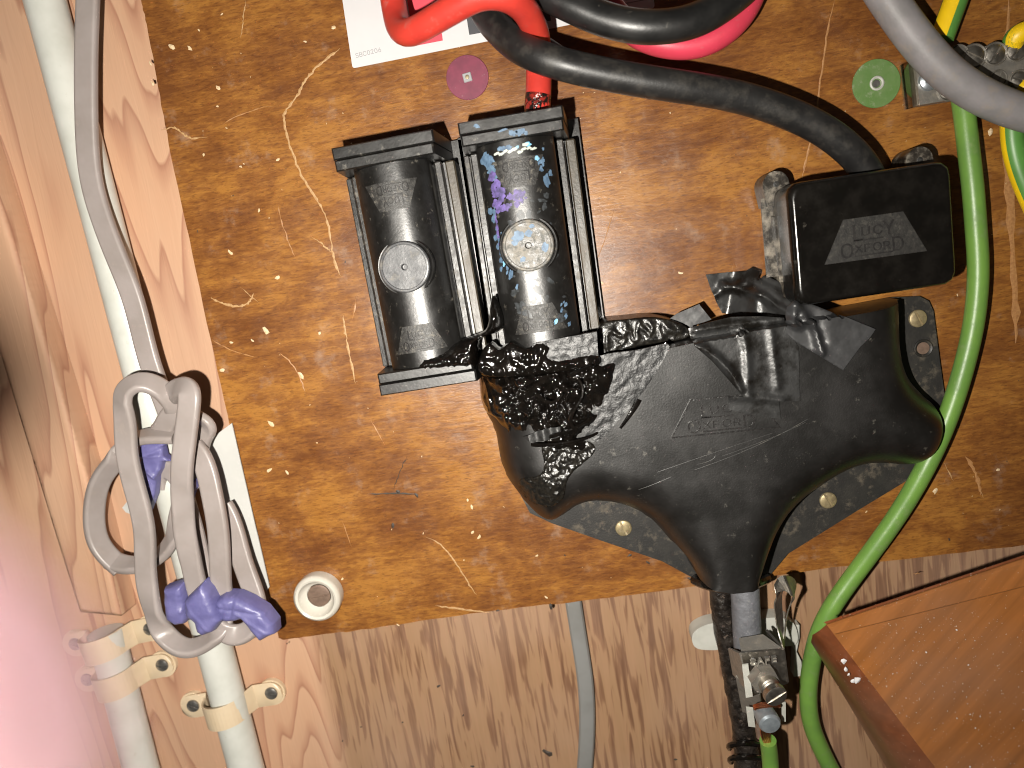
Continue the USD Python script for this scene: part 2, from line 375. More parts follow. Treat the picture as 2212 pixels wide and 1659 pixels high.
def board_mat():
    n = {'g': ('geometry', {}),
         'm1': ('mapping', {'scale': (130, 130, 560), 'rotation': (0, .03, 0)}), 'n1': ('noise_texture', {'scale': 1, 'detail': 5, 'roughness': .65, 'distortion': .6}),
         'm2': ('mapping', {'scale': (17, 17, 30)}), 'n2': ('noise_texture', {'scale': 1, 'detail': 6, 'roughness': .68, 'distortion': .3}),
         'm3': ('mapping', {'scale': (260, 260, 1300), 'location': (3, 1, 7)}), 'n3': ('noise_texture', {'scale': 1, 'detail': 3, 'roughness': .55}),
         'm4': ('mapping', {'scale': (9, 9, 230), 'location': (1, 1, 2)}), 'n4': ('noise_texture', {'scale': 1, 'detail': 3, 'roughness': .5, 'distortion': .2}),
         'r2': ('rgb_ramp', {'ramp': [(0, (.080, .025, .008)), (.36, (.132, .046, .012)), (.50, (.205, .079, .018)), (.62, (.295, .126, .026)), (1, (.40, .185, .040))]}),
         'a1': ('math', {'math_type': 'multiply_add', 'value2': .50, 'value3': -.25}),
         'a4': ('math', {'math_type': 'multiply_add', 'value2': .22, 'value3': -.11}),
         's1': ('math', {'math_type': 'add'}), 's2': ('math', {'math_type': 'add'}),
         'k3': ('map_range', {'from_min': .54, 'from_max': .66, 'to_min': 0, 'to_max': .5, 'clamp': True}),
         'mk': ('mix', {'color2': (.07, .024, .009)}),
         'ng': ('noise_texture', {'scale': 55, 'detail': 6, 'roughness': .65}),
         'kg': ('map_range', {'from_min': .58, 'from_max': .78, 'to_min': 0, 'to_max': .38, 'clamp': True}),
         'mg': ('mix', {'color2': (.42, .32, .24)}),
         'rg': ('map_range', {'from_min': .3, 'from_max': .7, 'to_min': .26, 'to_max': .40, 'clamp': True}),
         'b': ('bump', {'distance': .00012, 'strength': 1.0}),
         'p': ('principled_bsdf', {'specular_ior_level': .5})}
    l = []
    for i in '1234':
        l += [('g.position', f'm{i}.vector'), (f'm{i}.vector', f'n{i}.vector')]
    l += [('n1.fac', 'a1.value1'), ('n4.fac', 'a4.value1'), ('n2.fac', 's1.value1'), ('a1.value', 's1.value2'), ('s1.value', 's2.value1'), ('a4.value', 's2.value2'), ('s2.value', 'r2.fac'),
          ('n3.fac', 'k3.value'), ('r2.color', 'mk.color1'), ('k3.result', 'mk.fac'), ('g.position', 'ng.vector'), ('ng.fac', 'kg.value'), ('mk.color', 'mg.color1'), ('kg.result', 'mg.fac'),
          ('mg.color', 'p.base_color'), ('ng.fac', 'rg.value'), ('rg.result', 'p.roughness'), ('n1.fac', 'b.height'), ('b.normal', 'p.normal')]
    return usdkit.material(stage, '/World/Looks/board_wood', n, l, surface='p.BSDF')
M['board'] = board_mat()

def ply_mat():
    n = {'g': ('geometry', {}), 'x': ('separate_xyz', {}),
         # close-set streaks
         'm1': ('mapping', {'scale': (300, 300, 24), 'rotation': (0, -.03, 0)}), 'n1': ('noise_texture', {'scale': 1, 'detail': 2.5, 'roughness': .5, 'distortion': .7}),
         'r1': ('rgb_ramp', {'ramp': [(0, (.325, .196, .108)), (.50, (.29, .170, .092)), (.56, (.19, .098, .052)), (.66, (.14, .068, .037)), (1, (.13, .06, .033))]}),
         'm1b': ('mapping', {'scale': (700, 700, 22)}), 'n1b': ('noise_texture', {'scale': 1, 'detail': 3}), 'k1b': ('map_range', {'from_min': .45, 'from_max': .75, 'to_min': 0, 'to_max': .35, 'clamp': True}),
         'mx1': ('mix', {'color2': (.36, .20, .12)}),
         # wide flame figure of the flat-sawn strip beside the pipes
         'm2': ('mapping', {'scale': (24, 24, 2.6), 'location': (.3, 0, 1.7), 'rotation': (0, .05, 0)}), 'n2': ('noise_texture', {'scale': 1, 'detail': 3.5, 'roughness': .30, 'distortion': .15}),
         'q2': ('math', {'math_type': 'multiply', 'value2': 13.0}), 'f2': ('math', {'math_type': 'fraction'}),
         'r2': ('rgb_ramp', {'ramp': [(0, (.52, .315, .200)), (.60, (.50, .295, .185)), (.86, (.42, .225, .140)), (.95, (.345, .17, .105)), (1, (.50, .30, .19))]}),
         'n3': ('noise_texture', {'scale': 14, 'detail': 4}), 'k3': ('map_range', {'from_min': .4, 'from_max': .7, 'to_min': 0, 'to_max': .3, 'clamp': True}),
         'mx3': ('mix', {'color2': (.40, .27, .20)}),
         'kx': ('map_range', {'from_min': -.150, 'from_max': -.138, 'clamp': True}), 'mx': ('mix', {}),
         'b': ('bump', {'distance': .00025, 'strength': 1.0}),
         'p': ('principled_bsdf', {'roughness': .62, 'specular_ior_level': .3})}
    l = [('g.position', 'x.vector'), ('g.position', 'm1.vector'), ('m1.vector', 'n1.vector'), ('n1.fac', 'r1.fac'), ('g.position', 'm1b.vector'), ('m1b.vector', 'n1b.vector'), ('n1b.fac', 'k1b.value'),
         ('r1.color', 'mx1.color1'), ('k1b.result', 'mx1.fac'), ('g.position', 'm2.vector'), ('m2.vector', 'n2.vector'), ('n2.fac', 'q2.value1'), ('q2.value', 'f2.value1'), ('f2.value', 'r2.fac'),
         ('x.x', 'kx.value'), ('kx.result', 'mx.fac'), ('r2.color', 'mx.color1'), ('mx1.color', 'mx.color2'), ('g.position', 'n3.vector'), ('n3.fac', 'k3.value'), ('mx.color', 'mx3.color1'), ('k3.result', 'mx3.fac'),
         ('mx3.color', 'p.base_color'), ('n1.fac', 'b.height'), ('b.normal', 'p.normal')]
    return usdkit.material(stage, '/World/Looks/plywood', n, l, surface='p.BSDF')
M['ply'] = ply_mat()

def varnish_mat(name, c):
    n = {'g': ('geometry', {}), 'm1': ('mapping', {'scale': (150, 150, 150), 'rotation': (0, -.75, 0)}), 'v': ('vector_math', {'math_type': 'multiply', 'vector2': (1, 1, .10)}),
         'n1': ('noise_texture', {'scale': 1, 'detail': 5, 'roughness': .6, 'distortion': .3}),
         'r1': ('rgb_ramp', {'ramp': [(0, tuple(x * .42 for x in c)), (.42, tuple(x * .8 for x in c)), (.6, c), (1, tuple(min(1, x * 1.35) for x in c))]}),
         'n2': ('noise_texture', {'scale': 14, 'detail': 5}), 'k2': ('map_range', {'from_min': .42, 'from_max': .7, 'to_min': 0, 'to_max': .5, 'clamp': True}), 'mx': ('mix', {'color2': (.23, .13, .085)}),
         'n3': ('noise_texture', {'scale': 900, 'detail': 2}), 'k3': ('map_range', {'from_min': .70, 'from_max': .76, 'clamp': True}), 'mx3': ('mix', {'color2': (.6, .5, .42)}),
         'p': ('principled_bsdf', {'roughness': .30})}
    l = [('g.position', 'm1.vector'), ('m1.vector', 'v.vector1'), ('v.vector', 'n1.vector'), ('n1.fac', 'r1.fac'), ('g.position', 'n2.vector'), ('n2.fac', 'k2.value'), ('r1.color', 'mx.color1'), ('k2.result', 'mx.fac'),
         ('g.position', 'n3.vector'), ('n3.fac', 'k3.value'), ('mx.color', 'mx3.color1'), ('k3.result', 'mx3.fac'), ('mx3.color', 'p.base_color')]
    return usdkit.material(stage, '/World/Looks/' + name, n, l, surface='p.BSDF')
M['varnish'] = varnish_mat('varnish', (.30, .112, .031))
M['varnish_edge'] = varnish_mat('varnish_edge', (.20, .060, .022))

# ------------------------------------------------------------------ the setting: plywood wall, varnished mounting board
PLY = -.012
wall = rbox(-.75, .75, -.62, .62, PLY - .018, PLY, .0005)
single('plywood_wall', wall, M['ply'], 'plywood back wall behind the mounting board', 'wall', kind='structure', smooth=False)

bl = [P2(236, -310), P2(296, -40), P2(318, 60), P2(368, 330), P2(470, 800), P2(560, 1210), P2(603, 1378)]
bb = [P2(612, 1382), P2(760, 1363), P2(1040, 1322), P2(1400, 1281), P2(1800, 1226), P2(2260, 1172)]
edge = []
for a, b in zip(bl + bb, (bl + bb)[1:]):
    for t in np.linspace(0, 1, 14)[:-1]:
        q = a + (b - a) * t
        edge.append(q + rng.normal(0, .00022, 2))
edge += [P2(2260, 1172), P2(2700, 1115), P2(2640, -330), P2(230, -330)]
board = thing('mounting_board', 'scratched amber varnished board carrying the black electrical boxes', 'board', (0, 0, 0))
part(board, 'panel', field(Polygon(edge).buffer(0), .02, flat(0), flat(PLY + .0002)), M['board'], smooth=False)

def ribbon(pts, w, z=.00012, seed=0, n=8):
    """a scratch: a thin strip with uneven width"""
    q = np.random.default_rng(seed)
    p = spline([np.r_[P2(*a), 0] for a in pts], n)[:, :2]
    p = p + q.normal(0, .00018, p.shape)
    d = np.gradient(p, axis=0); d /= np.linalg.norm(d, axis=1, keepdims=True)
    nn = np.stack([-d[:, 1], d[:, 0]], 1)
    ww = w * q.uniform(.35, 1.2, len(p)) * np.clip(np.minimum(np.arange(len(p)), np.arange(len(p))[::-1]) / 3, .15, 1)
    a, b = p + nn * ww[:, None] / 2, p - nn * ww[:, None] / 2
    v = np.vstack([np.c_[a, np.full(len(p), z)], np.c_[b, np.full(len(p), z)], np.c_[p, np.full(len(p), z + .0001)]])
    k = len(p); f = []
    for i in range(k - 1):
        f += [(i, 2 * k + i, i + 1), (2 * k + i, 2 * k + i + 1, i + 1), (2 * k + i, k + i, 2 * k + i + 1), (k + i, k + i + 1, 2 * k + i + 1)]
    return trimesh.Trimesh(v, f, process=False)

SCR = [([(735, 105), (690, 140), (655, 180), (640, 210), (617, 240), (614, 262), (630, 325), (655, 385), (690, 440), (710, 490), (718, 540), (738, 598)], 1.3, 0),
       ([(742, 682), (748, 730), (758, 780), (768, 828)], 1.4, 0), ([(675, 512), (705, 535), (716, 545)], .9, 0),
       ([(348, 281), (385, 280), (395, 289), (448, 295)], 1.1, 0), ([(455, 642), (490, 658), (525, 660), (540, 650), (547, 632)], 1.3, 0),
       ([(625, 1), (640, -20)], .8, 0), ([(520, 80), (526, 40), (530, 0)], .7, 0), ([(1802, 0), (1780, 120), (1765, 230), (1745, 330), (1732, 385)], 1.0, 1),
       ([(740, 1125), (758, 1180)], .9, 1), ([(770, 640), (762, 690)], .9, 1), ([(800, 905), (830, 960)], .8, 1), ([(920, 1160), (965, 1190), (1000, 1240), (1030, 1285)], .9, 0),
       ([(940, 1308), (1000, 1316), (1060, 1324)], 1.2, 0), ([(600, 760), (640, 800), (660, 860)], .7, 1), ([(450, 730), (510, 760), (556, 772)], .6, 1),
       ([(2180, 0), (2175, 300), (2190, 600), (2195, 740)], 4.5, 1), ([(2085, 985), (2110, 1030), (2118, 1070)], 2.2, 1), ([(1970, 1240), (1990, 1238)], .8, 1),
       ([(480, 270), (540, 240), (600, 228)], .6, 1), ([(640, 560), (615, 500), (600, 440)], .6, 1), ([(1260, 620), (1290, 560), (1330, 440)], .5, 1), ([(520, 620), (560, 655)], .7, 0),
       ([(1090, 340), (1240, 420)], .4, 1), ([(850, 1060), (868, 1010), (880, 985)], .6, 2), ([(790, 1068), (850, 1066), (905, 1068)], .9, 2), ([(2110, 1040), (2125, 1075)], .9, 0), ([(2040, 1000), (2060, 1040)], .9, 0)]
for i, (pts, w, k) in enumerate(SCR):
    part(board, 'scratch', ribbon(pts, w * mm, seed=i + 20), M[('scratch', 'scratch_faint', 'chip_dark')[k]], smooth=False)

def flake(c, r, z, seed, asp=1.8):
    q = np.random.default_rng(seed)
    k = 7
    a = np.arange(k) * 2 * np.pi / k + q.uniform(0, 6)
    rr = r * q.uniform(.5, 1.2, k)
    g = q.uniform(0, np.pi)
    x, y = rr * np.cos(a) * asp, rr * np.sin(a)
    X, Y = c[0] + x * np.cos(g) - y * np.sin(g), c[1] + x * np.sin(g) + y * np.cos(g)
    v = np.vstack([np.c_[X, Y, np.full(k, z)], [[c[0], c[1], z + r * .3]], ])
    f = [(i, (i + 1) % k, k) for i in range(k)]
    return trimesh.Trimesh(v, f, process=False)

flakes, darkf, big = [], [], []
for (u, v, s) in [(370, 100, 1.2), (410, 105, .9), (472, 190, 1.0), (325, 137, .8), (330, 180, .9), (430, 65, .5), (480, 30, .6), (498, 545, .9), (575, 715, 1.3), (480, 800, 1.1), (500, 740, .8), (545, 735, .6),
                  (586, 915, 1.4), (583, 1015, 1.2), (620, 1020, .9), (650, 810, 1.4), (690, 720, .7), (600, 600, 1.0), (560, 455, .7), (2140, 285, 1.5), (2000, 1030, 1.4), (2020, 1060, 1.3), (2155, 1015, .8), (1950, 1085, 1.2), (1300, 610, .7), (1470, 590, .8),
                  (1340, 800, .5), (1010, 1080, .6), (1020, 1095, .9), (1020, 1150, .8), (1035, 1160, .9), (860, 1350, .6), (740, 1250, .6), (1160, 1200, .7), (1180, 1290, .6), (690, 1400, .0), (440, 335, .6), (470, 230, .5), (520, 360, .6), (600, 345, .7), (660, 90, .7), (720, 60, .8)]:
    if s:
        big.append(flake(P2(u, v), s * mm, .0002, u * 7 + v))
for m_ in big:
    part(board, 'chip', m_, M['chip'], smooth=False)
bpoly = Polygon(edge).buffer(-.004)
for i in range(170):
    c = np.array([rng.uniform(-.20, .27), rng.uniform(-.12, .22)])
    if bpoly.contains(Point(c)):
        (flakes if rng.random() < .8 else darkf).append(flake(c, rng.uniform(.12, .42) * mm, .0002, i, asp=rng.uniform(1, 2.4)))
part(board, 'wood_dust', cat_(*flakes), M['chip'], smooth=False, kind='stuff')
for (u, v, s) in [(848, 1135, 1.2), (1012, 360, .5), (1190, 1310, 1.1), (1490, 1250, 1.0), (1075, 1318, .7), (2050, 1165, .5), (860, 1062, 1.1), (900, 1070, 1.0), (1360, 1200, .8), (1400, 1215, .7), (620, 1390, .4)]:
    darkf.append(flake(P2(u, v), s * mm, .0002, u + v))
part(board, 'dark_specks', cat_(*darkf), M['chip_dark'], smooth=False, kind='stuff')

# ------------------------------------------------------------------ screws
def screw_head(r, slot_w=.0008, angle=0, dome=.35, depth=.8, slot=True):
    prof = [(0, -r * .5), (r, -r * .5), (r, r * .02), (r * .93, r * dome * .45), (r * .7, r * dome * .8), (r * .35, r * dome * .97), (0, r * dome)]
    m = revolve(prof, 28)
    if slot:
        a = man(m)
        s = mf.Manifold.cube((2.4 * r, slot_w, r * 2), True).translate((0, 0, r * (dome * .3) + r)).rotate((0, 0, math.degrees(angle)))
        m = tm(a - s)
    return m

def screw(parent, u, v, h, r, angle, m='screw_grey', name='screw', slot=None):
    return part(parent, name, place(screw_head(r, slot or r * .24, angle), P(u, v, h)), M[m])

# ------------------------------------------------------------------ embossed maker's plate with lettering
CH = {}
def char(c, h):
    if (c, h) not in CH:
        t = meshkit.text_mesh(c, h, .0004, bold=False)
        t.apply_translation([-t.bounds[0][0], -t.bounds[0][1], 0])
        CH[(c, h)] = t
    return CH[(c, h)].copy()

def logo(parent, o, angle, w, surf, flip=False, plate_mat='plate', letter_mat='letter', rise=.0003, ht=.44, outline=False):
    """trapezoid plate, base w wide, its base middle at o (plan), following the height function surf of plan x, y"""
    a = angle + (math.pi if flip else 0)
    ca, sa = math.cos(a), math.sin(a)
    T = lambda x, y: (o[0] + x * ca - y * sa, o[1] + x * sa + y * ca)
    out = [(-.5 * w, 0), (.5 * w, 0), (.29 * w, ht * w), (-.29 * w, ht * w)]
    poly = Polygon([T(*q) for q in out])
    if not outline:
        pp = part(parent, 'name_plate', field(poly, w / 14, lambda x, y: surf(x, y) + rise, lambda x, y: surf(x, y) - .0008, jitter=.05), M[plate_mat])
    else:
        ring = poly.difference(poly.buffer(-.0007))
        pp = part(parent, 'name_plate', field(ring, .0007, lambda x, y: surf(x, y) + rise, lambda x, y: surf(x, y) - .0008, jitter=.02), M[letter_mat])
        rise = 0
    ms = []
    k = ht / .44
    for c, x, y, h in [('L', -.205, .205, .165), ('U', -.125, .245, .095), ('C', -.01, .245, .095), ('Y', .085, .225, .15),
                       ('O', -.335, .035, .15), ('X', -.20, .075, .085), ('F', -.105, .075, .085), ('O', -.02, .075, .085), ('R', .08, .075, .085), ('D', .17, .045, .15)]:
        t = char(c, h * w)
        t.apply_scale([1.12 if h < .1 else .9, k, 1])
        t.apply_translation([x * w, y * w * k, 0])
        ms.append(t)
    for x0, x1, y in ((-.205, .085, .205), (-.20, .165, .045)):
        b = trimesh.creation.box((( x1 - x0) * w, .013 * w, .0004)); b.apply_translation(((x0 + x1) / 2 * w, y * w * k, .0002))
        b = b.subdivide_to_size(.002)if False else b
        ms.append(b)
    t = cat_(*ms)
    v = np.array(t.vertices)
    X, Y = T(v[:, 0], v[:, 1])
    t.vertices = np.c_[X, Y, surf(X, Y) + rise - .0001 + v[:, 2] * 1.2]
    return part(pp, 'lettering', t, M[letter_mat], smooth=False)

# ------------------------------------------------------------------ fuse carriers
def crown(x):
    a = np.abs(x)
    return np.where(a < .0174, .0372 + .0088 * (1 - np.minimum(a / .0174, 1) ** 2.5), .034)

def fuse(o, ang, label, worn):
    """o: plan position of the knob, ang: turn in the board's plane"""
    z0 = 0
    fz = thing('fuse_carrier', label, 'fuse carrier', (o[0], o[1], 0))
    ca, sa = math.cos(ang), math.sin(ang)
    toloc = lambda X, Y: ((X - o[0]) * ca + (Y - o[1]) * sa, -(X - o[0]) * sa + (Y - o[1]) * ca)
    surf = lambda X, Y: crown(toloc(X, Y)[0])
    pl = lambda m: place(m, (o[0], o[1], 0), ang)
    # base with the two pairs of side rails
    part(fz, 'base', pl(rbox(-.0262, .0262, -.0475, .0475, 0, .0205, .0006)), M['bakelite'])
    for s, k in ((-1, 0), (1, 0), (1, 1)):
        a, b, z = ((.0188, .0226, .0262), (.0236, .0284, .0215))[k]
        a, b = sorted((s * a, s * b))
        part(fz, 'rail', pl(rbox(a, b, -.0474, .0474, .0002 if k else .0195, z, .0007)), M['rail_worn' if k else 'bakelite_dusty'])
    part(fz, 'rail', pl(rbox(-.0262, -.0234, -.0474, .0474, .0195, .0226, .0005)), M['bakelite_dusty'])
    part(fz, 'back_plate', pl(rbox(-.030, .0320, -.0590, .0592, .0002, .0052, .0004)), M['bakelite'])
    # carrier: a shoulder on each side and the rounded front
    xs = np.linspace(-.0173, .0173, 33)
    prof = [(-.0182, .010), (.0182, .010), (.0182, .0352), (.0179, .0364)] + [(x, float(crown(np.array(x)))) for x in xs[::-1]] + [(-.0179, .0364), (-.0182, .0352)]
    pg = Polygon(prof).buffer(0)
    body = trimesh.creation.extrude_polygon(pg, .0954, engine='earcut')
    v = np.array(body.vertices); body.vertices = np.c_[v[:, 0], .0477 - v[:, 2], v[:, 1]]
    body.fix_normals()
    part(fz, 'carrier', pl(body), M['bakelite'], smooth=35)
    # end flanges: two plates at each end, wider at the board
    for s in (-1, 1):
        for (ya, yb, zt, wt) in ((.0478, .0528, .0472, .0233), (.0532, .0588, .0458, .0240)):
            pts = []
            for (z, w, d) in ((0, .0268, 0), (zt - .0008, wt, 0), (zt, wt - .0008, .0006)):
                for y, q in ((ya, d), (yb, -d)):
                    for x in (-w, w):
                        pts.append((x, s * (y + q), z))
            part(fz, 'end_flange', pl(hull(pts)), M['bakelite'], smooth=20)
    # seal knob in its recess ring
    kz = .0458
    ring = revolve([(.0119, kz - .006), (.0138, kz - .006), (.0138, kz - .0012), (.0132, kz - .0006), (.0124, kz - .0008), (.0119, kz - .0012)], 48)
    part(fz, 'seal_ring', pl(ring), M['bakelite'])
    knob = revolve([(0, kz - .004), (.0118, kz - .004), (.0119, kz + .0022), (.0114, kz + .0029), (.0106, kz + .0030), (.0103, kz + .0026), (.0016, kz + .0026), (.0013, kz + .0018), (.0012, kz + .0004), (0, kz + .0003)], 48)
    kn = part(fz, 'knob', pl(knob), M['knob_worn' if worn else 'knob'], smooth=25)
    lx = lambda x, y: (o[0] + x * ca - y * sa, o[1] + x * sa + y * ca)
    logo(fz, lx(0, -.0405), ang, .0248, surf, ht=.52)
    logo(fz, lx(0, .0395), ang, .0248, surf, flip=True, ht=.52)
    return fz, surf, lx

F1 = P2(873, 577, .049); F2 = P2(1141, 530, .049)
e1 = P2(939, 292, .046) - P2(721, 345, .046); e1b = P2(1028, 759, .046) - P2(811, 785, .046)
a1 = P2(721, 345, .046) - P2(819, 833, .046); a2 = P2(1221, 242, .046) - P2(1291, 768, .046)
ANG1 = math.atan2(-a1[0], a1[1]); ANG2 = math.atan2(-a2[0], a2[1])
fuse_a, surf_a, lx_a = fuse(F1, ANG1, 'clean black bakelite fuse carrier without paint, left neighbour of the paint-splashed one', False)
fuse_b, surf_b, lx_b = fuse(F2, ANG2, 'fuse carrier splashed with blue and purple paint and tar', True)
print('fuse angles', math.degrees(ANG1), math.degrees(ANG2), 'len', np.linalg.norm(a1), np.linalg.norm(a2), 'w', np.linalg.norm(e1), np.linalg.norm(e1b), F2 - F1)

# paint on the second carrier: thin skins that follow its front
def skins(parent, name, spots, m, surf, lx, seed, th=.00022):
    # splashes too small to pick apart
    ms = []
    for i, (x, y, r, asp, g) in enumerate(spots):
        c = lx(x, y)
        ms.append(field(blob(c, r, seed + i, rough=.3, ang=g, asp=asp), max(r * .5, .0005), lambda X, Y, i=i: surf(X, Y) + th + .00003 * (i % 7), lambda X, Y: surf(X, Y) - .0004, seed=i))
    return part(parent, name, cat_(*ms), M[m], kind='stuff')
q = np.random.default_rng(3)
sp = [(-.0125 + q.normal(0, .0012), .043 - abs(q.normal(0, .0035)), q.uniform(.0008, .0021), q.uniform(1, 1.5), q.uniform(0, 3)) for _ in range(16)]
sp += [(-.006 + q.normal(0, .002), .0445, q.uniform(.0006, .0012), 1.3, 0) for _ in range(4)]
sp += [(.0115 + q.normal(0, .0008), .036 + q.normal(0, .004), q.uniform(.0005, .0012), 1.2, 1.5) for _ in range(9)] + [(.0125, .028, .0013, 2.2, 1.6), (.0145, .031, .0009, 1.8, 1.6)]
sp += [(-.0135 + q.normal(0, .001), q.uniform(-.01, .02), q.uniform(.0004, .0011), 1.6, 1.5) for _ in range(16)]
sp += [(-.0115 + q.normal(0, .0015), q.uniform(-.018, -.004), q.uniform(.0004, .0011), 2, 1.2) for _ in range(9)]
sp += [(.0125 + q.normal(0, .0015), q.uniform(-.04, -.028), q.uniform(.0003, .0008), 1.8, 1.2) for _ in range(10)]
skins(fuse_b, 'blue_paint', sp, 'paint_blue', surf_b, lx_b, 100)
sp = [(-.0125 + abs(q.normal(0, .0016)), q.uniform(.018, .036), q.uniform(.0006, .0016), 1.4, q.uniform(0, 3)) for _ in range(24)]
sp += [(-.008 + q.uniform(0, .010), .0215 - q.uniform(-.003, .003), q.uniform(.0005, .0014), 1.3, q.uniform(0, 3)) for _ in range(26)] + [(-.0135, y, .0006, 2.6, 1.6) for y in np.linspace(.000, .016, 7)]
skins(fuse_b, 'purple_paint', sp, 'paint_purple', surf_b, lx_b, 300, th=.00027)
skins(fuse_b, 'pale_paint', [(.0035 + x, .0425 + q.normal(0, .0004), .0006, 2.2, .2) for x in np.linspace(-.012, .005, 9)] + [(.005, .0445, .0007, 2.5, .1)], 'paint_pale', surf_b, lx_b, 500, th=.0003)
skins(fuse_b, 'sky_blue_paint', [(.006, .0445, .0009, 2.2, .1), (.0095, .038, .001, 1, 0), (.001, .0438, .0006, 2, .3), (-.0125, -.006, .0009, 2, 1.3), (.0075, -.0365, .0008, 2, 1)], 'paint_sky', surf_b, lx_b, 600, th=.00033)
M['paint_film'] = mat('paint_film', (.05, .055, .06), (.022, .024, .025), rough=.42, scale=500, lo=.4, hi=.6)
skins(fuse_b, 'paint_film', [(q.uniform(-.010, .013), q.uniform(-.038, .028), q.uniform(.0004, .0016), q.uniform(1, 2.2), q.uniform(0, 3)) for _ in range(70)], 'paint_film', surf_b, lx_b, 1000, th=.00015)
flz = lambda X, Y: np.full_like(X, .0472)
skins(fuse_b, 'blue_paint', [(.0045 + q.normal(0, .0022), .0503 + q.normal(0, .0008), q.uniform(.0005, .0012), 1.2, 0) for _ in range(11)] + [(-.0035, .0518, .0006, 4, .08), (-.0145, .0555, .0008, 2, -.3)], 'paint_blue', lambda X, Y: np.where(toY(X, Y) > .053, .0458, .0472), lx_b, 700) if False else None
def flange_b(X, Y):
    y = -(X - F2[0]) * math.sin(ANG2) + (Y - F2[1]) * math.cos(ANG2)
    return np.where(np.abs(y) > .0530, .0458, .0472)
skins(fuse_b, 'flange_paint', [(.0035 + q.normal(0, .0022), .0503 + q.normal(0, .0007), q.uniform(.0005, .0011), 1.2, 0) for _ in range(11)] + [(-.004, .0520, .0005, 5, .08), (-.0155, .0560, .0008, 2, -.3)], 'paint_blue', flange_b, lx_b, 700)
kz2 = lambda X, Y: np.full_like(X, .0484)
skins(fuse_b, 'knob_paint', [(-.004, .005, .0022, 1.4, .6), (.001, .0055, .0016, 1.2, 1), (-.006, .002, .0012, 1.5, .2), (.0075, -.002, .0015, 1.6, 1.4), (-.0035, -.006, .0012, 1.2, .3), (.003, .0085, .0009, 1.4, 0)], 'paint_blue', kz2, lx_b, 800)

# ------------------------------------------------------------------ the three-way cable box (cut-out) and its base plate
OUT = [(1040, 800), (1300, 764), (1490, 722), (1700, 686), (1932, 645)]
OUT2 = [(1932, 645), (1938, 700), (1946, 760), (1976, 826), (2036, 884), (2050, 930), (2036, 985), (1998, 1016), (1950, 1020), (1890, 1020), (1830, 1042), (1770, 1082), (1722, 1126), (1692, 1172), (1672, 1215), (1652, 1258)]
OUT3 = [(1652, 1258), (1575, 1266), (1505, 1256)]
OUT4 = [(1505, 1256), (1487, 1226), (1455, 1190), (1420, 1150), (1370, 1112), (1310, 1094), (1250, 1100), (1195, 1130), (1150, 1108), (1110, 1060), (1080, 1005), (1065, 930), (1045, 885), (1036, 840), (1040, 800)]
HS = .010
top_ = [np.r_[P2(*q, HS)] for q in OUT]
r_ = spline([np.r_[P2(*q, h), 0] for q, h in zip(OUT2, np.interp(np.arange(len(OUT2)), [0, 3, 6, 15], [.012, .018, .026, .033]))], 5)[:, :2]
n_ = [np.r_[P2(*q, .033)] for q in OUT3]
l_ = spline([np.r_[P2(*q, h), 0] for q, h in zip(OUT4, np.interp(np.arange(len(OUT4)), [0, 4, 8, 14], [.033, .024, .018, .012]))], 5)[:, :2]
cut_poly = Polygon(list(top_) + list(r_[1:]) + list(n_[1:]) + list(l_[1:-1])).buffer(0)
soft = shapely.union_all([LineString(r_), LineString(l_)])
shapely.prepare(soft)
CH_H = .042
NECK_Y = P2(1575, 1266, .033)[1]
def hb(x, y):
    """front of the cable box"""
    d = shapely.distance(soft, shapely.points(np.asarray(x, float), np.asarray(y, float)))
    t = np.clip(d / (.0085 + .0185 * np.clip((np.asarray(y, float) - NECK_Y) / .040, 0, 1)), 0, 1)
    z = .006 + (CH_H - .006) * (1 - (1 - t) ** 2.3) ** (1 / 1.9)
    return z
cutout = thing('cable_box', 'large black three-way cable box with curved sides, screwed to the board', 'cable box', (*P2(1560, 950), 0))
part(cutout, 'body', field(cut_poly, .0024, hb, flat(.003), jitter=.05), M['case_black'], smooth=50)
BP = [(1080, 985), (1145, 1108), (1192, 1130), (1300, 1168), (1430, 1212), (1500, 1250), (1655, 1252), (1702, 1196), (1850, 1104), (1975, 1028), (2046, 960), (2044, 880), (2030, 780), (2016, 672), (2006, 650), (1986, 640), (1930, 642), (1300, 760), (1060, 806)]
part(cutout, 'base_plate', field(pxpoly(BP, .004), .006, flat(.0042), flat(.0002)), M['base_black'], smooth=20)
for (u, v, a) in ((1347, 1141, 1.9), (1789, 1081, 2.0), (1983, 688, -1.2)):
    part(cutout, 'screw', place(screw_head(.0045, .0011, a, dome=.25), P(u, v, .0046)), M['brass'])
hole = revolve([(.0030, .0040), (.0046, .0040), (.0046, .0050), (.0042, .0054), (.0034, .0050), (.0030, .0044)], 28)
part(cutout, 'screw_hole', place(hole, np.r_[P2(1993, 752, .004), 0]), M['base_black'])
part(cutout, 'hole_filler', place(revolve([(0, .0043), (.0031, .0043), (.0031, .0046), (0, .0047)], 24), np.r_[P2(1993, 752, .004), 0]), M['screw_brown'])
# collar round the cable at the neck
part(cutout, 'neck_collar', sweep(px_path([(1500, 1252, .012), (1540, 1266, .022), (1585, 1270, .026), (1625, 1262, .022), (1656, 1250, .012)], 6), circle(.0028, 10)), M['tar'])
LA = P2(1555, 945, CH_H) 
lb = P2(1685, 925, CH_H) - P2(1447, 948, CH_H)
logo(cutout, (P2(1685, 922, CH_H) + P2(1449, 949, CH_H)) / 2, math.atan2(lb[1], lb[0]), np.linalg.norm(lb), hb, ht=.35, outline=True, letter_mat='letter_gloss', rise=.0006)
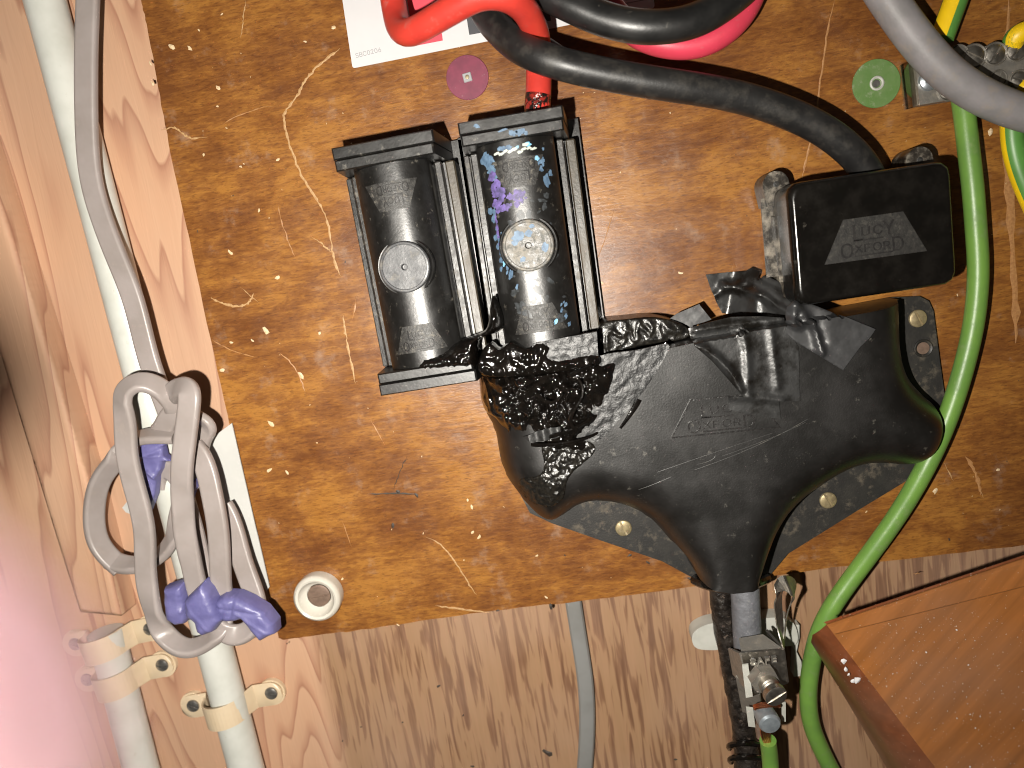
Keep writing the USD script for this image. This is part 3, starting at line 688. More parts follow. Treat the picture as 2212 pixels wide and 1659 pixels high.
# faint scuffs across its front
for i, pts in enumerate([[(1420, 1020), (1550, 975), (1670, 935)], [(1500, 1015), (1640, 960), (1745, 905)], [(1560, 985), (1680, 940), (1740, 912)], [(1380, 1060), (1450, 1030)], [(1505, 1003), (1545, 985), (1540, 972)]]):
    r0 = ribbon([P2t for P2t in pts], .00035, z=0, seed=i)
    vv = []
    p = spline([P(u, v, CH_H) for u, v in pts], 10)
    m_ = sweep(np.c_[p[:, :2], hb(p[:, 0], p[:, 1]) + .00005], circle(.00009, 5))
    part(cutout, 'scuff', m_, M['bakelite_dusty'])

# ------------------------------------------------------------------ small link box at the upper right
def rrect(pts, h, r):
    return pxpoly(pts, h).buffer(-r).buffer(r, quad_segs=6)
BXH = .045
box_front = rrect([(1700, 396), (2056, 344), (2072, 612), (1722, 664)], BXH, .0055)
cxy = np.array(box_front.centroid.coords[0])
boxt = thing('link_box', 'small glossy black lidded box where the long black cable ends, above the tape', 'connection box', (*cxy, 0))
def loft(rings):
    """rings: list of (polygon coords (k,2), z), equal counts"""
    k = len(rings[0][0]); v = np.vstack([np.c_[c, np.full(k, z)] for c, z in rings]); f = []
    for a in range(len(rings) - 1):
        for j in range(k):
            p0, p1, p2, p3 = a * k + j, a * k + (j + 1) % k, (a + 1) * k + (j + 1) % k, (a + 1) * k + j
            f += [(p0, p1, p2), (p0, p2, p3)]
    n = len(v); v = np.vstack([v, np.r_[rings[0][0].mean(0), rings[0][1]], np.r_[rings[-1][0].mean(0), rings[-1][1]]])
    for j in range(k):
        f += [(n, (j + 1) % k, j), (n + 1, (len(rings) - 1) * k + j, (len(rings) - 1) * k + (j + 1) % k)]
    m = trimesh.Trimesh(v, f, process=False)
    if m.volume < 0: m.invert()
    return m
def ringpts(poly, n=72):
    e = poly.exterior
    return np.array([e.interpolate(t, normalized=True).coords[0] for t in np.arange(n) / n])
c0 = ringpts(box_front)
sc = lambda c, s: cxy + (c - cxy) * s
part(boxt, 'lid', loft([(sc(c0, .992), .026), (sc(c0, 1.0), .0265), (sc(c0, 1.0), BXH - .0045)] + [(sc(c0, 1 - .085 * (1 - math.cos(a))), BXH - .0045 * (1 - math.sin(a))) for a in np.linspace(.2, np.pi / 2, 8)]), M['bakelite_gloss'], smooth=28)
part(boxt, 'box_body', loft([(sc(c0, 1.02), .0003), (sc(c0, .985), .022), (sc(c0, .985), .0262)]), M['bakelite_side'], smooth=28)
# sealing ears with a small hole, at the top
for (u, v, r) in ((1676, 398, .0062), (1986, 346, .0062)):
    c = P2(u, v, .020); d = (cxy - c) / np.linalg.norm(cxy - c); up = np.array([math.sin(.12) * -1, math.cos(.12)])
    pts = [(*(c + r * np.array([math.cos(a), math.sin(a)])), z) for a in np.linspace(0, 2 * np.pi, 20) for z in (.004, .020)] + [(*(c - up * .010 + np.array([sx * r, 0])), z) for sx in (-1, 1) for z in (.004, .020)]
    er = part(boxt, 'ear', hull(pts), M['bakelite_side'], smooth=30)
    part(er, 'rivet', place(revolve([(0, 0), (.0014, 0), (.0014, .0004), (.0009, .0005), (.0007, .0001), (0, .0001)], 16), (*c, .0201)), M['plate'])
# left side rib with the moulded edge
part(boxt, 'side_rib', hull([P(1643, 430, .018), P(1643, 430, .004), P(1668, 425, .018), P(1668, 425, .004), P(1655, 600, .018), P(1655, 600, .004), P(1686, 596, .018), P(1686, 596, .004)]), M['bakelite_side'], smooth=20)
part(boxt, 'side_rib', hull([P(1664, 470, .024), P(1664, 470, .004), P(1698, 462, .024), P(1698, 462, .004), P(1684, 610, .024), P(1684, 610, .004), P(1712, 606, .024), P(1712, 606, .004)]), M['bakelite_side'], smooth=20)
lb = P2(2002, 542, BXH) - P2(1781, 572, BXH)
logo(boxt, (P2(2002, 542, BXH) + P2(1781, 572, BXH)) / 2, math.atan2(lb[1], lb[0]), np.linalg.norm(lb), flat(BXH), ht=.42, plate_mat='plate_dark')

# ------------------------------------------------------------------ tar leak
def surf_all(x, y):
    """the solids under the leak: cable box front and the board"""
    ins = shapely.contains_xy(cut_poly, x, y)
    return np.where(ins, hb(x, y), 0.002)
def lumpy(poly, base, rise, lump, edge, seed):
    ext = poly.exterior
    def f(x, y):
        p = np.stack([x, y, 0 * x], -1)
        t = np.sqrt(np.clip(shapely.distance(ext, shapely.points(x, y)) / edge, 0, 1))
        w = p + .004 * np.stack([meshkit.noise(p * 150, seed) - .5, meshkit.noise(p * 150, seed + 1) - .5, 0 * x], -1)
        rid = 1 - np.abs(meshkit.noise(w * np.array([360, 210, 1]), seed + 2) - .5) * 2
        return base(x, y) + t * (rise + lump * (rid ** 3 - .3) + lump * .8 * (meshkit.fbm(w * 300, 3, seed + 3) - .5))
    return f
leak = thing('tar_leak', 'shiny black tar leaking from under the paint-splashed fuse carrier over the cable box', 'tar', (*P2(1180, 860), 0))
mass = smoothpoly([(1036, 770), (1120, 752), (1290, 772), (1330, 770), (1318, 830), (1300, 880), (1270, 930), (1265, 960), (1215, 965), (1170, 945), (1140, 925), (1095, 935), (1070, 905), (1040, 895), (1028, 850)], .030, 4)
def mass_top(x, y):
    p = np.stack([x, y, 0 * x], -1)
    d = shapely.distance(mass.exterior, shapely.points(x, y))
    rise = np.sqrt(np.clip(d / .012, 0, 1))
    w = p + .004 * np.stack([meshkit.noise(p * 120, 1) - .5, meshkit.noise(p * 120, 2) - .5, 0 * x], -1)
    n1 = meshkit.fbm(w * 120, 3, 3)
    rid = 1 - np.abs(meshkit.noise(w * np.array([330, 190, 1]), 5) - .5) * 2
    rid2 = 1 - np.abs(meshkit.noise(w * 520, 6) - .5) * 2
    return np.maximum(surf_all(x, y), .012) * .9 + rise * (.006 + .015 * (n1 - .35) + .0032 * rid ** 3 + .0003 * rid2 ** 2) + .001
part(leak, 'thick_mass', field(mass, .0008, mass_top, flat(.001), seed=4), M['tar'], smooth=70)
film = smoothpoly([(1290, 775), (1380, 755), (1445, 745), (1425, 790), (1400, 830), (1365, 875), (1320, 925), (1280, 955), (1262, 930), (1290, 870), (1310, 820)], .042, 4)
part(leak, 'wrinkled_film', field(film, .0013, lambda x, y: hb(x, y) + .0008 + .0009 * (meshkit.fbm(np.stack([(x + y) * 160, (x - y) * 520, 0 * x], -1), 3, 5) - .5), lambda x, y: hb(x, y) - .001, seed=5), M['tar_film'], smooth=70)
pit = smoothpoly([(1262, 945), (1285, 960), (1262, 990), (1225, 1030), (1215, 1075), (1175, 1092), (1125, 1075), (1125, 1035), (1165, 1020), (1175, 985), (1172, 955), (1215, 960)], .036, 4)
part(leak, 'pitted_film', field(pit, .0009, noisez(lambda x, y: hb(x, y) + .0007, .0012, 900, 6), lambda x, y: hb(x, y) - .001, seed=6), M['tar_pitted'], smooth=70)
ridge = smoothpoly([(1296, 705), (1340, 692), (1400, 686), (1440, 690), (1480, 704), (1500, 722), (1470, 738), (1400, 748), (1340, 766), (1298, 772)], .030, 4)
part(leak, 'edge_ridge', field(ridge, .0009, lumpy(ridge, lambda x, y: np.where(shapely.contains_xy(cut_poly, x, y), .0424, .026) + 0 * x, .001, .0013, .006, 8), flat(.0008), seed=7), M['tar_pitted'], smooth=70)
fb = pxpoly([(1150, 742), (1200, 732), (1289, 716), (1292, 768), (1230, 778), (1150, 792)], .0465)
part(leak, 'wrinkled_film', field(fb, .0009, noisez(flat(.0478), .0004, 380, 15), flat(.0445), seed=15), M['tar_film'], smooth=70)
fb2 = smoothpoly([(1034, 775), (1060, 742), (1078, 756), (1105, 738), (1140, 752), (1162, 738), (1190, 752), (1182, 768), (1215, 776), (1290, 766), (1296, 784), (1240, 800), (1150, 812), (1080, 815), (1036, 806)], .0465, 4)
part(leak, 'thick_mass', field(fb2, .0008, lumpy(fb2, flat(.0470), .0022, .0018, .003, 16), flat(.036), seed=16), M['tar'], smooth=70)
bl = smoothpoly([(1030, 740), (1080, 715), (1075, 660), (1062, 640), (1052, 700), (1040, 720), (985, 742), (950, 765), (905, 780), (900, 800), (960, 800), (1030, 790)], .047, 4)
def fl_a(x, y):
    d = shapely.distance(bl.exterior, shapely.points(x, y))
    return .0405 + .0085 * np.sqrt(np.clip(d / .003, 0, 1))
part(leak, 'smear', field(bl, .0008, lumpy(bl, fl_a, 0, .0022, .002, 11), lambda x, y: .036 + 0 * x, seed=8), M['tar'], smooth=70)
for i, pts in enumerate([[(1180, 945, .045), (1215, 935, .050), (1250, 920, .050), (1280, 900, .046)], [(1150, 960, .044), (1210, 958, .048), (1270, 945, .046), (1290, 935, .044)], [(1060, 880, .02), (1080, 905, .024), (1084, 925, .022), (1090, 940, .02)], [(1245, 930, .05), (1235, 895, .053), (1255, 860, .054), (1250, 820, .052)],
                         [(1235, 810, .055), (1255, 800, .056), (1278, 790, .053)], [(1160, 850, .052), (1190, 870, .054), (1215, 850, .055)], [(1085, 800, .042), (1100, 840, .044), (1095, 880, .040)]]):
    part(leak, 'tar_string', tube(pts, .0011, 8, 8, scale=np.linspace(1.1, .6, 8 * (len(pts) - 1) + 1)), M['tar'])
part(leak, 'peeled_flap', field(pxpoly([(1128, 945), (1165, 928), (1215, 918), (1232, 926), (1200, 945), (1150, 955)], .046), .0015, lambda x, y: hb(x, y) + .006 + .0008 * np.sin(x * 900), lambda x, y: hb(x, y) + .0052 + .0008 * np.sin(x * 900)), M['tape_dirty'])
strk = [[(1398, 808), (1420, 775), (1442, 742)], [(1405, 790), (1430, 755)], [(1340, 925), (1368, 885), (1380, 862)]]
for p in strk:
    q_ = spline([P(u, v, CH_H) for u, v in p], 8)
    part(leak, 'streak', sweep(np.c_[q_[:, :2], hb(q_[:, 0], q_[:, 1])], circle(.0014, 8, .0006), up=(0, 0, 1), scale=np.linspace(.5, 1.2, len(q_))), M['tar'])

# ------------------------------------------------------------------ black tape
def z7(x, y): return (1426.4 + x / 4.32, 576 + y / 4.32)
def crease(base, lines, amp=.0016, w=.0018):
    ls = [(LineString([P2(*z7(*q), h) for q in pts]), a) for pts, h, a in lines]
    def f(x, y):
        z = base(x, y)
        pt = shapely.points(x, y)
        for l, a in ls:
            d = shapely.distance(l, pt)
            z = z + amp * a * np.exp(-(d / w) ** 2)
        return z
    return f
def tape(label, pts, h, base, m, seed, th=.0004, s=.0012, n=.0003):
    top = noisez(base, n, 130, seed)
    return single('black_tape', field(pxpoly([z7(*q) for q in pts], h), s, lambda x, y: top(x, y) + th, lambda x, y: top(x, y) - th * .5, seed=seed), M[m], label, 'tape', smooth=50)
body_or = lambda x, y: np.where(shapely.contains_xy(cut_poly.buffer(.001), x, y), hb(x, y), .036) + .0006
tape('wide wrinkled black tape over the top edge of the cable box, down to its lettering',
     [(280, 585), (500, 520), (690, 478), (960, 470), (1180, 485), (1215, 640), (1282, 745), (1298, 1250), (1100, 1252), (1120, 1420), (950, 1392), (800, 1368), (640, 1330), (625, 1205), (760, 1205), (640, 1060), (480, 880), (310, 735)], CH_H,
     crease(body_or, [([(310, 725), (420, 770), (540, 870), (660, 1000), (740, 1150)], CH_H, 1.5), ([(400, 860), (560, 980), (700, 1180)], CH_H, -.5), ([(760, 600), (800, 760), (810, 950), (815, 1180)], CH_H, .7), ([(1020, 560), (1050, 800), (1090, 1120)], CH_H, .6), ([(350, 600), (700, 545), (1150, 500)], CH_H, 1.0), ([(600, 1200), (850, 1215), (1130, 1240)], CH_H, .7)]), 'tape_dirty', 31, n=.00012)
tape('smooth black tape with a twisted end, its free corner towards the brass screws',
     [(1200, 380), (1240, 330), (1300, 305), (1480, 372), (1750, 480), (1992, 580), (1940, 655), (1850, 740), (1690, 960), (1440, 810), (1240, 690), (1150, 610), (1185, 500)], CH_H,
     crease(lambda x, y: body_or(x, y) + .0012, [([(1235, 360), (1260, 440), (1245, 520)], CH_H, 2.2), ([(1280, 350), (1380, 470), (1440, 620), (1480, 800)], CH_H, 2.2), ([(1340, 420), (1440, 540), (1500, 700)], CH_H, -1.0), ([(1200, 510), (1270, 545), (1340, 500), (1390, 520)], CH_H, 1.8)]), 'tape_black', 32)
pa, pb = P2(*z7(470, 200), .006), P2(*z7(1210, 300), .03)
ramp = lambda x, y: .0016 + .030 * np.clip(((x - pa[0]) * (pb - pa)[0] + (y - pa[1]) * (pb - pa)[1]) / ((pb - pa) @ (pb - pa)) - .35, 0, 1)
tape('crumpled dirty black tape from the board up to the side of the small box',
     [(460, 80), (640, 60), (820, 45), (870, 10), (930, 45), (900, 140), (960, 80), (1060, 130), (1240, 290), (1205, 440), (1050, 470), (900, 470), (620, 450), (560, 340), (520, 250)], .012,
     crease(ramp, [([(520, 270), (620, 200), (760, 150)], .006, 1.0), ([(620, 180), (760, 215), (900, 250)], .012, 1.6), ([(1000, 280), (1080, 360), (1190, 430)], .022, 2.0), ([(1000, 100), (1150, 190), (1240, 280)], .025, 1.0), ([(900, 240), (900, 430)], .015, 1.2)]), 'tape_dirty', 33, n=.0006)
tape('short smooth stub of black tape above the cable box, beside the tar',
     [(40, 520), (150, 440), (360, 350), (475, 492), (300, 560), (170, 592)], .020, lambda x, y: np.full_like(x, .020), 'tape_black', 34)

# ------------------------------------------------------------------ heavy cables at the top
def zt(x, y): return (713.2 + x / 2.24, y / 2.24)     # the strip along the top edge of the photograph
red = thing('red_cable', 'thick red cable bent in a loop above the paint-splashed fuse carrier', 'cable', P(1165, 235, .03))
rp = [(840, -70, .020), (846, -20, .022), (855, 35, .026), (868, 66, .034), (892, 68, .042), (935, 45, .050), (985, 16, .056), (1035, -8, .060), (1080, -10, .060), (1122, 10, .052), (1150, 50, .038), (1162, 95, .027), (1164, 150, .025), (1163, 200, .027), (1160, 255, .028)]
part(red, 'sheath', tube(rp, .0060, 10, 20), M['red'])
part(red, 'tar_stain', tube([(1163, 205, .028), (1161, 225, .028), (1160, 256, .028)], .00612, 8, 20, caps=False), mat('stain_red', (.24, .022, .016), (.010, .008, .007), rough=.15, scale=330, lo=.42, hi=.52, bump=(400, .0008)))
pink = single('pink_cable', tube([(1280, -60, .016), (1295, -20, .016), (1330, 30, .016), (1380, 75, .018), (1440, 96, .020), (1505, 96, .020), (1560, 72, .020), (1602, 30, .018), (1625, -15, .016), (1635, -60, .016)], .0062, 10, 20), M['pink_red'], 'pinkish red cable curving below the short black cable at the top edge', 'cable')
single('black_cable', tube([(1020, -60, .010), (1030, -15, .012), (1050, 30, .018), (1085, 72, .028), (1125, 104, .038), (1180, 128, .0435), (1260, 150, .0435), (1360, 170, .042), (1470, 187, .040), (1580, 206, .036), (1680, 236, .033), (1770, 277, .030), (1835, 325, .027), (1872, 370, .024), (1890, 420, .022)], .0071, 10, 22), M['rubber_dusty'],
       'long thick black cable sweeping across the board into the small glossy box', 'cable')
single('black_cable', tube([(1130, -60, .030), (1165, -25, .034), (1220, 5, .038), (1290, 36, .040), (1360, 55, .042), (1430, 58, .042), (1500, 44, .040), (1560, 12, .036), (1610, -30, .032), (1640, -70, .03)], .0073, 10, 22), M['rubber_black'],
       'short shiny black cable arching over the pinkish red cable at the top edge', 'cable')
single('dusty_cable', tube([(1105, -50, .008), (1118, 5, .008), (1128, 60, .008), (1165, 95, .008), (1210, 125, .008)], .0050, 8, 14), M['rubber_dusty'], 'dusty dark cable hidden mostly behind the red loop on the white label', 'cable')

# ------------------------------------------------------------------ printed sheet, discs
sh = thing('label_sheet', 'white printed label sheet stuck on the board behind the red cable', 'label', (*P2(900, 80), 0))
A, Bq, Cq = P2(762, 148), P2(1414, 17), P2(740, 0)
up = (Cq - A) / np.linalg.norm(Cq - A)
sheetp = Polygon([A, Bq, Bq + up * .045, A + up * .075]).buffer(-.0012).buffer(.0012)
pap = part(sh, 'paper', field(sheetp, .02, flat(.00035), flat(.00005)), M['paper'], smooth=False)
def onsheet(pts, z, m, name):
    part(pap, name, field(pxpoly(pts), .01, flat(z), flat(.0003)), M[m], smooth=False)
onsheet([(895, 100), (957, 88), (936, -50), (874, -40)], .00047, 'print_red', 'red_block')
onsheet([(1014, 76), (1046, 70), (1029, -50), (995, -45)], .00047, 'print_dark', 'dark_block')
onsheet([(1122, 55), (1190, 45), (1178, -45), (1110, -35)], .00047, 'print_dark', 'dark_block')
onsheet([(1340, 12), (1392, 1), (1391, -1), (1340, 9)], .00047, 'print_grey', 'printed_line')
onsheet([(1335, -2), (1342, 14), (1343, 13), (1337, -3)], .00047, 'print_grey', 'printed_line')
onsheet([(1020, 34), (1100, 18), (1100, 16), (1020, 32)], .00048, 'print_grey', 'printed_line')
dx = (Bq - A) / np.linalg.norm(Bq - A)
tx = meshkit.text_mesh('SBC0206', .0022, .00012)
o_ = P2(769, 126); an = math.atan2((P2(813, 115) - o_)[1], (P2(813, 115) - o_)[0])
tx = place(tx, (*o_, .00036), an)
part(pap, 'print', tx, M['print_grey'], smooth=False)

def disc(u, v, r, hole, m, label, extra=None, thick=.0009, sq=False):
    d = thing('marker_disc', label, 'disc', (*P2(u, v), 0))
    o = np.r_[P2(u, v), 0]
    part(d, 'face', place(revolve([(hole, .0001), (r, .0001), (r, thick * .8), (r * .985, thick), (hole * 1.4, thick), (hole, thick * .6)], 48), o), M[m], smooth=30)
    if sq:
        part(d, 'peg', place(rbox(-.0022, .0022, -.0022, .0022, .0001, .0014, .0003), o, .1), M['print_grey'], smooth=False)
        part(d, 'nail', place(revolve([(0, .001), (.0011, .001), (.001, .0021), (0, .0024)], 12), o), M['brass'])
    else:
        part(d, 'washer', place(revolve([(.0022, .0003), (.0034, .0003), (.0034, thick + .0006), (.0028, thick + .0009), (.0022, thick + .0004)], 24), o), M['clip_grey'])
        part(d, 'nail', place(revolve([(0, .0002), (.0021, .0002), (.0021, .0007), (0, .0007)], 16), o), M['screw_grey'])
    return d
disc(1010, 168, .0108, .0005, 'red_disc', 'dark red round disc with a nailed square centre below the white label', sq=True)
disc(1892, 181, .0114, .0015, 'green_disc', 'green round disc standing free on the board left of the metal terminal bar')
disc(1999, 167, .0110, .0015, 'green_disc', 'green round disc half hidden under the clear end of the terminal bar')

# ------------------------------------------------------------------ earth terminal bar, its screws and the green-yellow wires
def ze(x, y): return (1865.3 + x / 6.3, y / 6.3)
bar = thing('terminal_bar', 'dusty metal earth terminal bar full of slotted screws at the right edge', 'terminal bar', P(*ze(1400, 1000), 0))
bp = [(700, 800), (1180, 700), (1600, 640), (2184, 545), (2700, 450), (2760, 1050), (2250, 1180), (1800, 1250), (1330, 1335), (765, 1430)]
part(bar, 'bar', field(pxpoly([ze(*q) for q in bp], .0080).buffer(-.0006).buffer(.0006), .004, flat(.0082), flat(.001)), M['steel_dull'], smooth=20)
part(bar, 'clear_end', field(pxpoly([ze(*q) for q in [(515, 880), (700, 795), (768, 1435), (585, 1492)]], .0080), .006, flat(.0079), flat(.0055)), M['clear'], smooth=False)
for i, (x, y, r, a, m) in enumerate([(1500, 770, 125, -.6, 'steel'), (1790, 735, 115, .9, 'steel'), (2085, 680, 115, .8, 'steel'), (1290, 745, 100, .2, 'steel_dull'), (2360, 640, 110, .4, 'steel'), (2120, 1090, 100, -.4, 'steel'), (1150, 1235, 105, .3, 'steel'), (1830, 1070, 85, 1.2, 'steel_dull'), (2380, 1040, 100, .5, 'steel')]):
    o = P(*ze(x, y), .0084)
    rr = r / 6.3 / 4080
    part(bar, 'clamp_ring', place(revolve([(rr * 1.02, -.002), (rr * 1.22, -.002), (rr * 1.22, .0004), (rr * 1.12, .0009), (rr * 1.02, .0003)], 28), o), M['steel_dull'])
    part(bar, 'screw', place(screw_head(rr, rr * .22, a, dome=.22), o + np.array([0, 0, .0004])), M[m])
o = P(*ze(895, 1090), .0090)
zs = screw_head(.0049, slot=False, dome=.42)
cr = mf.Manifold.cube((.0050, .0011, .004), True) + mf.Manifold.cube((.0011, .0050, .004), True)
zs = tm(man(zs) - cr.rotate((0, 0, 25)).translate((0, 0, .0029)))
part(bar, 'fixing_screw', place(zs, o), M['zinc'])

def striped(label, pts, r, ang0, n=10, name='earth_wire', w=.55):
    t = thing(name, label, 'wire', P(*pts[0]))
    path = px_path(pts, n)
    gs = part(t, 'green_sheath', sweep(path, circle(r, 18), up=(0, 0, 1)), M['green2'])
    for a0 in ang0:
        a = np.linspace(a0 - w, a0 + w, 9)
        sec = np.vstack([np.stack([1.012 * r * np.cos(a), 1.012 * r * np.sin(a)], 1), np.stack([.9 * r * np.cos(a[::-1]), .9 * r * np.sin(a[::-1])], 1)])
        part(gs, 'yellow_stripe', sweep(path, sec, up=(0, 0, 1), caps=False), M['yellow'])
    return t
striped('green and yellow earth wire coming down to the terminal bar behind the grey cable', [(2085, -60, .010), (2068, -10, .010), (2050, 40, .010), (2034, 84, .010)], .0053, [.75], w=.75)
striped('green and yellow wire bending down along the right edge below the grey cable', [(2190, 225, .010), (2186, 270, .010), (2190, 320, .010), (2203, 370, .010), (2225, 425, .010), (2250, 480, .010)], .0050, [.1, 3.04], w=.36)
striped('short yellow side of a wire looping above the terminal bar at the right edge', [(2188, 95, .006), (2198, 76, .009), (2222, 66, .010), (2260, 62, .010)], .0046, [1.7], w=1.1)
striped('yellow tip of a wire under the terminal bar at the right edge', [(2200, 196, .006), (2215, 188, .008), (2250, 180, .008)], .0036, [1.7], w=1.1)
single('grey_cable', tube([(1880, -60, .0215), (1912, -10, .0215), (1950, 46, .0215), (1995, 104, .0215), (2045, 156, .0215), (2100, 196, .0215), (2160, 226, .0215), (2225, 248, .0215), (2300, 262, .0215)], .0080, 10, 24), M['grey_round'], 'thick grey round cable crossing over the terminal bar in the upper right corner', 'cable')
single('green_wire', tube([(2068, 150, .010), (2078, 210, .011), (2085, 260, .012), (2093, 330, .013), (2102, 410, .014), (2109, 500, .014), (2113, 580, .014), (2106, 680, .014), (2088, 770, .014), (2062, 860, .015), (2032, 940, .016), (1996, 1015, .016), (1950, 1095, .014), (1895, 1175, .012), (1838, 1252, .010), (1795, 1315, .010), (1768, 1372, .008), (1752, 1440, .004), (1746, 1500, .002), (1752, 1560, .000), (1770, 1610, -.002), (1800, 1670, -.004), (1830, 1720, -.004)], .0048, 8, 18), M['green'],
       'long bright green wire running from the terminal bar down past the cable box', 'wire')

# ------------------------------------------------------------------ pipes and saddles on the left
def conduit(label, pts, r):
    p = [P(*q) for q in pts]
    return single('white_pipe', sweep(spline(p, 14), circle(r, 36)), M['pvc_white'], label, 'pipe', group='white plastic pipes')
PZ = -.0005
conduit('white plastic pipe running from the top left corner down behind the coiled grey cable', [(-8, -400, PZ), (97, 0, PZ), (307, 800, PZ), (485, 1480, PZ), (532, 1659, PZ), (650, 2100, PZ)], .0102)
conduit('white plastic pipe at the left, running down from the batten through two cream saddles', [(227, 1364, PZ), (234, 1390, PZ), (305, 1659, PZ), (448, 2130, PZ)], .0100)
bo = [P2(-250, 0, .004), P2(0, 780, .004), P2(100, 1106, .004), P2(168, 1326, .004)]
ba = [P2(263, 1334, .004), P2(195, 1056, .004), P2(120, 812, .004), P2(-140, 0, .004)]
bt = Polygon(bo + ba)
single('wooden_batten', field(bt.buffer(-.0015).buffer(.0015), .0019, lambda x, y: .004 - .002 * (1 - np.clip(shapely.distance(bt.exterior, shapely.points(x, y)) / .0035, 0, 1)) ** 2, flat(PLY + .0002), jitter=.05), M['ply'], 'plain wooden batten at the left edge above the two cream saddles', 'batten', smooth=60)

def saddle(label, c, lug_l, lug_r, along=.0145, hide=()):
    """c: pipe centre; lugs: pixel centres of the two screws"""
    a, b = P(*lug_l, PLY + .004), P(*lug_r, PLY + .004)
    s = thing('pipe_saddle', label, 'pipe saddle', (a + b) / 2, group='cream pipe saddles')
    L = np.linalg.norm(b - a) / 2
    an = math.atan2((b - a)[1], (b - a)[0])
    mid = (a + b) / 2
    r0 = .0106; t = .0018; zc = PZ - PLY
    prof = []
    for rr, zz, flip in ((r0 + t, .0045 , 1), (r0, .0024, -1)):
        th = np.linspace(math.acos(min(1, (r0 + t) / (r0 + t))) if False else 0.0, np.pi, 20)
        pts = [(L + .007, zz), (rr + .0035, zz)] + [(rr * math.cos(q), zc + rr * math.sin(q)) for q in th] + [(-rr - .0035, zz), (-L - .007, zz)]
        pts = [(x, max(z, zz)) for x, z in pts]
        prof += pts[::flip]
    pg = Polygon(prof).buffer(.0001)
    ex = trimesh.creation.extrude_polygon(pg, along * 2, engine='earcut')
    v = np.array(ex.vertices); ex.vertices = np.c_[v[:, 0], along - v[:, 2], v[:, 1]]; ex.fix_normals()
    plan = shapely.union_all([shapely.box(-L, -along / 2, L, along / 2), Point(L, 0).buffer(along / 2, quad_segs=10), Point(-L, 0).buffer(along / 2, quad_segs=10)])
    pr = trimesh.creation.extrude_polygon(plan, .06, engine='earcut'); pr.apply_translation((0, 0, -.01))
    st = tm(man(ex) ^ man(pr))
    o = np.r_[mid[:2], PLY]
    part(s, 'strap', place(st, o, an), M['cream'], smooth=28)
    for x in (-L, L):
        bs = trimesh.creation.cylinder(radius=along / 2 + .0012, height=.0026, sections=32); bs.apply_translation((x, 0, .0014))
        part(s, 'foot', place(bs, o, an), M['cream'], smooth=30)
    for k, q in enumerate((lug_l, lug_r)):
        part(s, 'screw', place(screw_head(.0040, .0010, (2.5, -.35)[k] + .15, dome=.35), np.r_[P2(*q, PLY + .0055), PLY + .0050]), M['screw_grey'])
    return s
saddle('cream pipe saddle with two screws, on the pipe under the coiled cable', (487, 1540), (416, 1526), (585, 1499))
saddle('cream pipe saddle on the left pipe, the lower of its two', (267, 1455), (186, 1470), (349, 1438))
saddle('cream pipe saddle on the left pipe, the upper of its two, beside the coil', (245, 1375), (160, 1393), (322, 1360))

# ------------------------------------------------------------------ grey flat cable: the run and its coil
def zc(x, y): return ((300 + x / 1.382) / 1.82278, (1400 + y / 1.382) / 1.82278)
def rsec(w, h, r, k=5):
    o = []
    for cx, cy, a0 in ((w / 2 - r, -h / 2 + r, -np.pi / 2), (w / 2 - r, h / 2 - r, 0), (-w / 2 + r, h / 2 - r, np.pi / 2), (-w / 2 + r, -h / 2 + r, np.pi)):
        o += [(cx + r * math.cos(a), cy + r * math.sin(a)) for a in a0 + np.linspace(0, np.pi / 2, k)]
    return np.array(o)
FLATSEC = rsec(.0114, .0050, .0019)
def fl(pts, ups=None, n=10, sec=FLATSEC):
    p = [P(*q[:3]) for q in pts]
    path = spline(p, n)
    u = np.array([q[3] if len(q) > 3 else (0, 0, 1) for q in pts], float)
    uu = np.stack([np.interp(np.linspace(0, len(p) - 1, len(path)), np.arange(len(p)), u[:, k]) for k in range(3)], 1)
    return sweep(path, sec, up=uu)
coil = thing('flat_cable', 'flat grey cable running down the left side and coiled up with blue tape', 'cable', P(330, 1100, .01))
UPZ = (0, 0, 1); EDGE = (.8, .1, .45); EDGEY = (.1, .9, .4)
part(coil, 'run', fl([(200, -380, .012), (191, -60, .012), (190, 0, .0125), (187, 90, .0128), (186, 180, .013), (188, 290, .0132), (198, 390, .0135), (220, 470, .0138), (250, 550, .014), (284, 636, .014), (307, 720, .014), (326, 790, .014), (348, 850, .012), (366, 900, .009), (380, 950, .006)]), M['grey_flat'])
def C(x, y, h, u=UPZ):
    a = zc(x, y); return (a[0], a[1], h, u)
part(coil, 'loop', fl([C(250, 1160, .013, EDGE), C(200, 1115, .013, EDGE), C(125, 1020, .013, EDGE), C(98, 850, .013, EDGE), C(135, 680, .014, EDGE), C(215, 570, .016, EDGE), C(300, 470, .018, EDGEY), C(420, 435, .020, EDGEY), C(540, 435, .020, EDGEY)], n=8), M['grey_flat'])
part(coil, 'loop', fl([C(190, 1112, .012, EDGE), C(310, 1140, .014, EDGEY), C(430, 1105, .014, EDGEY), C(515, 1010, .014, (-.6, .3, .6)), C(560, 880, .014, UPZ), C(575, 700, .012, UPZ), C(500, 620, .010, UPZ), C(440, 720, .008)], n=8), M['grey_flat'])
part(coil, 'loop', fl([C(700, 700, .016), C(660, 560, .018), C(690, 430, .020), C(712, 375, .022, (-.5, -.3, .6)), C(650, 335, .022, (-.2, -.5, .6)), C(560, 300, .022), C(500, 350, .020), C(450, 420, .016)], n=8), M['grey_flat'])
